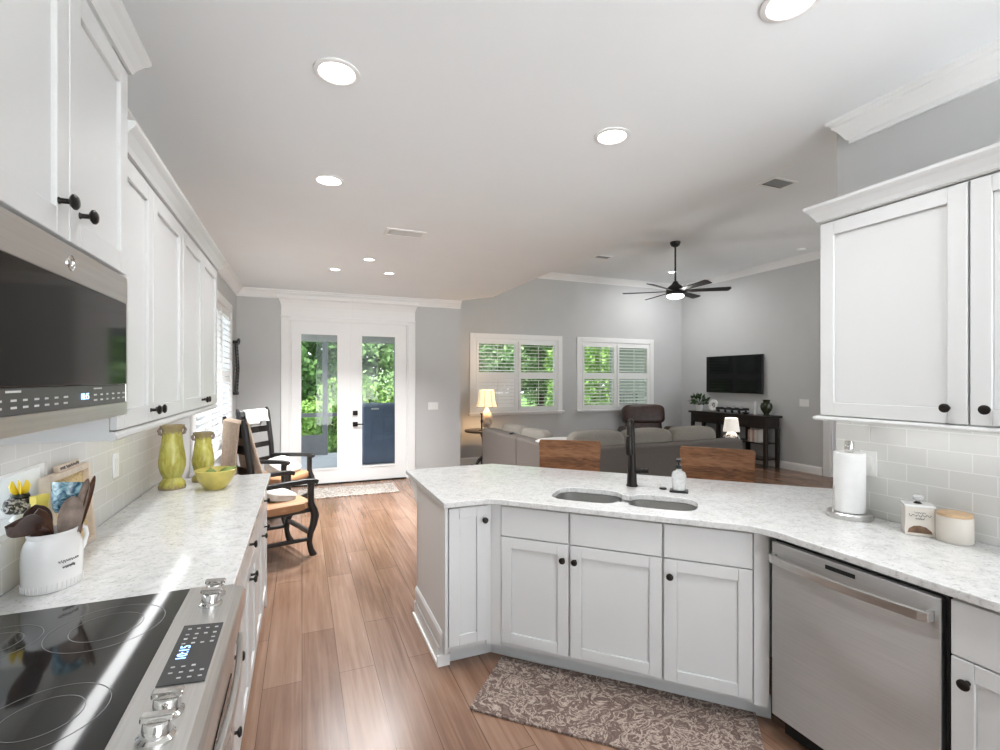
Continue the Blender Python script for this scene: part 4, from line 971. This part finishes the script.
# console
CY0, CY1 = 5.94, 7.76
co = thing('console_table', 'long espresso console with open shelves below the television', 'console table', (XT-.42, CY1, 0), -90)      # local x -> -Y
CLN = CY1-CY0
MB().box(0, 0, .885, CLN, .40, .925).build('table_top', 'espresso', co, bevel=.004)
MB().box(.04, .03, .70, CLN-.04, .37, .885).build('apron', 'espresso', co, bevel=.003)
for x in (.04, .70, CLN-.70, CLN-.09):
    for y in (.03, .32):
        mb = MB(); mb.T = Matrix.Translation((x, y, 0)); mb.prism([(0, 0), (.055, 0), (.055, .055), (0, .055)], .10, .70).bar([(.0275, .0275, .10), (.0275, .0275, 0)], .05, .05, up=(0, 1, 0)); mb.build('leg', 'espresso', co)
MB().box(.09, .04, .14, CLN-.09, .36, .165).build('lower_shelf', 'espresso', co)
MB().box(.09, .04, .42, CLN-.09, .36, .44).build('middle_shelf', 'espresso', co)
for k in range(2): 
    d_ = MB().box(.80 if k else .10, .022, .715, (.80 if k else .10)+.6, .03, .87).build('drawer_front', 'espresso', co, bevel=.003)
    knob(d_, (.80 if k else .10)+.3, .79, .022)
def CP(u, back=.2): return (XT-.42+back, u, .9255)
pl = thing('potted_plant', 'small leafy green plant in white pot at the far end of the console', 'plant', CP(7.58, .12))
MB().lathe([(0, 0), (.06, 0), (.075, .10), (.08, .12), (.07, .12), (0, .10)], seg=24).build('pot', 'white', pl)
mb = MB(); rnd = random.Random(7)
for i in range(90):
    d = Vector((rnd.gauss(0, 1), rnd.gauss(0, 1), abs(rnd.gauss(.2, .8)))).normalized(); p = Vector((0, 0, .14))+Vector((d.x*.20, d.y*.20, d.z*.24))*rnd.uniform(.5, 1)
    s_ = Vector((rnd.gauss(0, 1), rnd.gauss(0, 1), rnd.gauss(0, 1))).normalized(); a = d*.055; b = s_.cross(d).normalized()*.024
    mb.f([mb.v(p-a*.6), mb.v(p+b), mb.v(p+a), mb.v(p-b)])
    if i % 6 == 0: mb.tube([(0, 0, .1), tuple(p*.5+Vector((0, 0, .06))), tuple(p)], .003, 5)
mb.build('foliage', 'leafP', pl)
rp = thing('round_photo_frame', 'round white picture frame standing beside the potted plant', 'picture frame', CP(7.28), -90)
mb = MB(); mb.T = Matrix.Translation((0, 0, .125)) @ Matrix.Rotation(R(82), 4, 'X'); mb.lathe([(.045, .0), (.10, 0), (.115, .012), (.11, .028), (.07, .03), (.05, .018), (.045, 0)], seg=36); mb.build('frame', 'white', rp)
mb = MB(); mb.T = Matrix.Translation((0, 0, .125)) @ Matrix.Rotation(R(82), 4, 'X'); mb.lathe([(0, .006), (.05, .006), (.05, .0), (0, 0)], seg=28); mb.build('picture', 'zebra', rp)
MB().bar([(0, .02, .16), (0, .10, 0)], .03, .008, up=(1, 0, 0)).build('easel_leg', 'black', rp)
ty = thing('serving_tray', 'long black footed tray in the middle of the console', 'tray', CP(6.84), -90)
MB().box(-.30, -.10, .06, .30, .10, .075).box(-.30, -.10, .075, .30, -.09, .10).box(-.30, .09, .075, .30, .10, .10).box(-.30, -.09, .075, -.29, .09, .10).box(.29, -.09, .075, .30, .09, .10).build('tray', 'black', ty)
for x in (-.24, -.08, .08, .24):
    for y in (-.08, .08): MB().blob((x, y, .03), (.02, .02, .03)).build('foot', 'black', ty)
for k, (dy, lab) in enumerate(((.16, 'white tumbler on the black tray, beside the round frame'), (-.02, 'white tumbler in the middle of the black tray'), (-.20, 'white tumbler on the black tray, towards the green jar'))):
    o = tag(MB().lathe([(0, 0), (.03, 0), (.036, .07), (.033, .07), (.028, .008), (0, .008)], seg=24).build('tumbler', 'cloudglass'), lab, 'tumbler', 'tumblers on the black tray'); x, y, z = CP(6.84+dy); o.location = (x, y, z+.0755)
o = tag(MB().lathe([(0, 0), (.035, 0), (.038, .02), (.032, .06), (.022, .11), (.028, .16), (.03, .20), (.018, .235), (.006, .25), (0, .25)], seg=24, sx=.8).build('figurine', 'white'), 'small white upright figurine beside the dark green jar', 'figurine'); o.location = CP(6.32)
o = tag(MB().lathe([(0, 0), (.05, 0), (.055, .01), (.04, .03), (.085, .10), (.10, .16), (.085, .215), (.05, .235), (.06, .27), (.065, .28), (.05, .28), (.04, .24), (0, .20)], seg=32).build('ceramic_jar', 'bronzegreen'), 'dark green glazed jar at the near end of the console', 'jar'); o.location = CP(6.10)
o = tag(MB().lathe([(0, 0), (.04, 0), (.07, .035), (.065, .035), (.035, .01), (0, .01)], seg=28).build('small_dish', 'black'), 'small black dish on the console beside the white figurine', 'dish'); o.location = CP(6.48, .14)
bkh = [.22, .24, .21, .23, .22]
for k in range(5):
    o = tag(MB().box(-.08, -.021, 0, .08, .021, bkh[k]).build('shelf_book', ['pink', 'cream', 'pink', 'white', 'cream'][k], bevel=.002), ['dusty pink book on the middle console shelf, first of its row', 'cream book beside the first dusty pink book', 'short dusty pink book in the middle of the shelf row', 'white book beside the short dusty pink book', 'cream book ending the console shelf row'][k], 'book', 'books on the console shelf')
    o.location = (XT-.24, 6.38-.045*k, .4405)
# television
tv = thing('television', 'black flat television mounted on the grey living room wall', 'television', (XT-.002, 6.96, 1.30), -90)
MB().box(-.655, -.075, 0, .655, -.03, .735).build('cabinet_shell', 'black', tv, bevel=.004)
MB().box(-.645, -.0765, .012, .645, -.0745, .725).build('screen', 'tvscreen', tv)
MB().box(-.2, -.03, .2, .2, 0, .55).build('wall_bracket', 'black', tv)
# small side table and lamp beside sofa end
st = thing('side_table', 'small dark square side table at the sofa end under the small lamp', 'table', (5.52, 4.96, 0))
MB().box(-.16, -.16, .57, .16, .16, .60).build('table_top', 'espresso', st, bevel=.004)
for sx in (-1, 1):
    for sy in (-1, 1): MB().box(sx*.13-.02, sy*.13-.02, 0, sx*.13+.02, sy*.13+.02, .57).build('leg', 'espresso', st)
MB().box(-.12, -.12, .20, .12, .12, .22).build('shelf', 'espresso', st)
sl = thing('table_lamp', 'small lit white lamp with black and white striped base', 'lamp', (5.51, 4.95, .6005))
MB().lathe([(0, 0), (.07, 0), (.09, .05), (.11, .12), (.10, .18), (.05, .23), (.02, .25), (0, .25)], seg=28).build('base', 'zebra', sl)
MB().lathe([(.108, .245), (.082, .43), (.079, .43), (.105, .245)], seg=32).build('lamp_shade', 'glow2', sl)
point('small_lamp_bulb', (0, 0, .35), 2.2, (1, .82, .62), sl)
# ceiling fan
fn = thing('ceiling_fan', 'black ceiling fan with light hanging from the tall living room ceiling', 'ceiling fan', (5.26, 5.76, LH))
MB().lathe([(0, 0), (.075, 0), (.078, -.02), (.06, -.055), (.03, -.075), (0, -.075)], seg=28).build('canopy', 'black', fn)
MB().cyl((0, 0, -.06), (0, 0, -.62), .014).build('downrod', 'black', fn)
MB().lathe([(0, -.60), (.03, -.60), (.05, -.64), (.10, -.68), (.135, -.72), (.14, -.78), (.12, -.81), (0, -.81)], seg=32).build('motor_housing', 'black', fn)
MB().lathe([(.118, -.81), (.125, -.82), (.115, -.845), (.07, -.86), (0, -.865)], seg=32).build('light_kit', 'lens', fn)
for k in range(6):
    a = R(60*k+22); mb = MB(); mb.T = Matrix.Rotation(a, 4, 'Z') @ Matrix.Translation((0, 0, -.75)) @ Matrix.Rotation(R(-14), 4, 'X')
    mb.prism([(.12, -.03), (.26, -.045), (.76, -.065), (.78, -.02), (.75, .065), (.26, .045), (.12, .03)], -.005, .005); mb.build('blade', 'blackwood', fn)
point('fan_light', (0, 0, -.95), 17, (1, .99, .97), fn, .08)
# recessed lights
def downlight(label, x, y, z, rad, power, group, spread=R(115)):
    r = thing('recessed_light', label, 'ceiling light', (x, y, z), 0, group)
    MB().lathe([(rad*1.0, -.001), (rad*1.3, -.001), (rad*1.3, -.006), (rad*1.05, -.009), (rad*1.0, -.006)], seg=32).build('trim_ring', 'trim', r)
    MB().lathe([(0, -.004), (rad, -.004), (rad, -.001), (0, -.001)], seg=32).build('lens', 'lens', r)
    area('downlight', (0, 0, -.012), rad*1.8, power, parent=r, spread=spread)
GK = 'recessed lights in the kitchen ceiling'
downlight('round recessed ceiling light nearest above the range wall', .135, 2.118, CH, .072, DOWNLIGHT_W, GK)
downlight('round recessed ceiling light above the sink', 1.513, 2.122, CH, .072, DOWNLIGHT_W, GK)
downlight('round recessed ceiling light between vent and range-side wall cabinets', .161, 3.284, CH, .072, DOWNLIGHT_W, GK)
downlight('round recessed ceiling light cropped by the top edge of the picture', 1.536, 1.135, CH, .072, DOWNLIGHT_W, GK)
downlight('small recessed light nearest the window wall, of three before the french doors', .355, 5.903, CH, .05, DOWNLIGHT_W*4.6, 'small recessed lights before the french doors')
downlight('small recessed light nearest the vent, of three before the french doors', .661, 5.275, CH, .05, DOWNLIGHT_W*4.6, 'small recessed lights before the french doors')
downlight('small recessed light closest to the living room, of three before the french doors', .971, 5.877, CH, .05, DOWNLIGHT_W*4.6, 'small recessed lights before the french doors')
downlight('round recessed light on the tall ceiling behind the fan rod', 6.67, 7.38, LH, .072, 20, 'recessed lights in the living room ceiling', PI)
def vent(label, x, y, z, w_, l, mat='ventwhite', rot=0):
    r = thing('ceiling_vent', label, 'air vent', (x, y, z), rot)
    MB().box(-w_/2, -l/2, -.008, w_/2, -l/2+.025, 0).box(-w_/2, l/2-.025, -.008, w_/2, l/2, 0).box(-w_/2, -l/2+.025, -.008, -w_/2+.025, l/2-.025, 0).box(w_/2-.025, -l/2+.025, -.008, w_/2, l/2-.025, 0).build('frame', 'trim', r)
    mb = MB(); n = int((l-.05)/.022)
    for i in range(n): y_ = -l/2+.03+i*.022; mb.box(-w_/2+.025, y_, -.007, w_/2-.025, y_+.012, -.001)
    mb.build('louvers', mat, r)
    MB().box(-w_/2+.02, -l/2+.02, -.0012, w_/2-.02, l/2-.02, -.0002).build('backing', 'dark' if mat != 'ventwhite' else 'stucco', r)
vent('white rectangular vent in the kitchen ceiling before the french doors', .835, 4.22, CH, .34, .20)
vent('grey ceiling vent in the tall living room ceiling above the wall cabinet', 4.69, 3.62, LH, .34, .22, 'stucco')
vent('small grey ceiling vent in the living room near the windows', 4.75, 6.94, LH, .30, .18, 'stucco')
o = tag(MB().lathe([(0, 0), (.065, 0), (.065, -.02), (.05, -.035), (0, -.037)], seg=28).build('smoke_detector', 'whiteplastic'), 'round white smoke detector on the ceiling above the television wall', 'smoke detector'); o.location = (7.4, 5.30, LH)

# ------------------------------------------------------------------ outdoors
struct(MB().box(-40, 7.9, -.35, 50, 60, -.25).box(8.05, -30, -.35, 50, 7.9, -.25).build('ground_lawn', 'grass'))
struct(MB().box(-14, -8, -.35, XL-.2, 7.9, -.25).build('ground_patio', 'patio'))
struct(MB().box(XL-.15, YB+.16, -.2, 2.26, 11.0, -.02).build('floor_porch', 'concrete'))
struct(MB().box(XL-.15, YB+.16, 2.60, 2.26, 11.0, 2.75).box(XL-.15, 10.7, 2.36, 2.26, 10.9, 2.6).build('ceiling_porch', 'beamgrey'))
pf = sroot('wall_porch_screen', (0, 10.8, 0))
for x in (-.82, .45, 1.95): MB().box(x-.05, -.05, -.02, x+.05, .05, 2.36).build('porch_post', 'postgrey', pf)
MB().box(-.77, -.03, .78, .40, .03, .86).box(.50, -.03, .78, 1.90, .03, .86).build('porch_rail', 'postgrey', pf)
MB().box(-.77, -.02, -.02, .40, .02, .40).build('kick_panel', 'postgrey', pf)
gc = thing('covered_grill', 'barbecue under a blue grey fitted cover on the porch outside the doors', 'grill', (1.50, 9.55, -.02))
mb = MB(); mb.T = Matrix(((1, 0, 0, 0), (0, 0, -1, 0), (0, 1, 0, 0), (0, 0, 0, 1)))
mb.prism([(-.46, 0), (.60, 0), (.60, .92), (.30, 1.12), (-.40, 1.12), (-.46, 1.08)], -.30, .30); mb.build('fitted_cover', 'grillcover', gc, bevel=.03)
MB().box(-.30, -.306, 1.02, -.16, -.30, 1.05).build('sewn_tag', 'mark', gc)
MB().box(-.47, -.31, .02, .61, .31, .05).build('hem_band', 'grillcover', gc)
struct(MB().box(5.0, YF+.16, 2.75, 11.0, 11.2, 2.9).build('ceiling_porch_far', 'beamgrey'))
struct(MB().box(7.9, 11, -.3, 11.0, 11.2, 2.75).build('wall_exterior', 'stucco'))
pcx = thing('patio_chair', 'dark metal patio chair outside the second window', 'chair', (7.02, 9.25, -.25), -35)
mb = MB()
for sx in (-1, 1): mb.tube([(sx*.22, .22, 0), (sx*.22, .22, .75), (sx*.23, .30, 1.48)], .016, 8).tube([(sx*.22, -.22, 0), (sx*.22, -.22, .98), (sx*.22, .23, .98)], .016, 8)
mb.tube([(-.23, .30, 1.48), (0, .31, 1.50), (.23, .30, 1.48)], .016, 8).tube([(-.22, .26, 1.15), (.22, .26, 1.15)], .012, 8)
for k in range(5): mb.tube([(-.14+.07*k, .26, 1.15), (-.14+.07*k, .30, 1.48)], .008, 6)
mb.build('chair_frame', 'black', pcx); MB().box(-.22, -.22, .72, .22, .22, .76).build('seat', 'black', pcx, bevel=.006)
def leafy(label, kind, loc, rad, h0, n, mat, seed, leaf=.13, trunk=True):
    rnd = random.Random(seed)
    r = thing('garden_tree' if trunk else 'garden_shrub', label, 'tree' if trunk else 'shrub', loc, 0, 'trees beyond the windows' if trunk else 'shrubs beyond the windows')
    cl = [(Vector((rnd.gauss(0, .45), rnd.gauss(0, .45), rnd.uniform(-.75, .8))), rnd.uniform(.30, .5)) for _ in range(26)]
    mb = MB()
    for i in range(n):
        c, cr_ = rnd.choice(cl); d = Vector((rnd.gauss(0, 1), rnd.gauss(0, 1), rnd.gauss(0, 1))).normalized()*cr_*rnd.uniform(.6, 1)
        p = c+d; p = Vector((p.x*rad[0], p.y*rad[1], h0+rad[2]*(1+p.z)))
        if p.z < .02: continue
        q = Vector((rnd.gauss(0, 1), rnd.gauss(0, 1), rnd.gauss(0, 1))).normalized(); a = q*leaf*rnd.uniform(.6, 1.2); b = q.cross(Vector((rnd.gauss(0, 1), rnd.gauss(0, 1), rnd.gauss(0, 1)))).normalized()*leaf*.42
        mb.f([mb.v(p-a), mb.v(p+b), mb.v(p+a), mb.v(p-b)])
    mb.build('foliage', mat, r)
    if trunk: MB().tube([(0, 0, 0), (.08, .05, h0+rad[2]*.5), (-.05, 0, h0+rad[2]*1.4)], [.13, .10, .05], 10).build('trunk', 'bark', r)
    else:
        mb = MB()
        for k in range(5): mb.tube([(0, 0, 0), (rnd.uniform(-.3, .3)*rad[0], rnd.uniform(-.3, .3)*rad[1], h0+rad[2]*1.1)], [.02, .008], 6)
        mb.build('stems', 'bark', r)
G = -.25
TR = [('broad dark green tree beyond the left leaf of the french doors', (-.4, 15.2), (1.9, 1.5, 2.3), .5, 'leafA'), ('pale green feathery tree beyond the right leaf of the french doors', (2.2, 15.8), (1.8, 1.4, 2.4), .5, 'leafC'),
      ('dark tree behind the covered grill, further back between two paler trees', (1.0, 18.0), (2.2, 1.5, 2.8), .4, 'leafA'), ('pale green tree beyond the first living room window', (5.8, 17.6), (1.9, 1.6, 2.2), .9, 'leafC'),
      ('dark green tree beyond the middle of the first living room window', (8.2, 18.6), (1.8, 1.6, 1.9), 1.2, 'leafA'), ('bright green tree beyond the second living room window', (10.0, 15.2), (2.0, 1.5, 2.2), .4, 'leafB'),
      ('pale tree far behind the lawn, between the two nearer window trees', (7.4, 23.0), (2.6, 1.6, 2.6), .3, 'leafC'), ('mid green tree far behind the lawn, seen in the right half of the first window', (10.1, 19.6), (1.5, 1.3, 1.9), 1.1, 'leafA'), ('far pale tree at the lawn edge beyond both living room windows', (13.0, 25.5), (3.0, 1.8, 2.8), .1, 'leafC'), ('dark green tree at the far edge of the second window view', (13.6, 17.0), (2.4, 1.6, 2.4), .4, 'leafA')]
for i, (lb, (x, y), rad, h0, mt) in enumerate(TR): leafy(lb, 0, (x, y, G), rad, h0, 11000, mt, 20+i, .12)
SH = [('bright green shrub just beyond the porch screen', (.1, 12.6), (.9, .7, .75), .0, 'leafB'), ('bright yellow-green shrub beyond the covered grill', (1.75, 12.9), (1.0, .7, .85), .0, 'leafB'),
      ('tall pale shrub rising behind the covered grill', (2.5, 13.4), (.9, .7, 1.1), .0, 'leafC'), ('low dark shrub out on the lawn beyond the first window', (5.7, 15.0), (.7, .6, .5), .0, 'leafA'), ('round bright shrub beneath the second window view', (8.6, 13.0), (.9, .7, .65), .0, 'leafB')]
for i, (lb, (x, y), rad, h0, mt) in enumerate(SH): leafy(lb, 1, (x, y, G), rad, h0, 4200, mt, 50+i, .075, False)
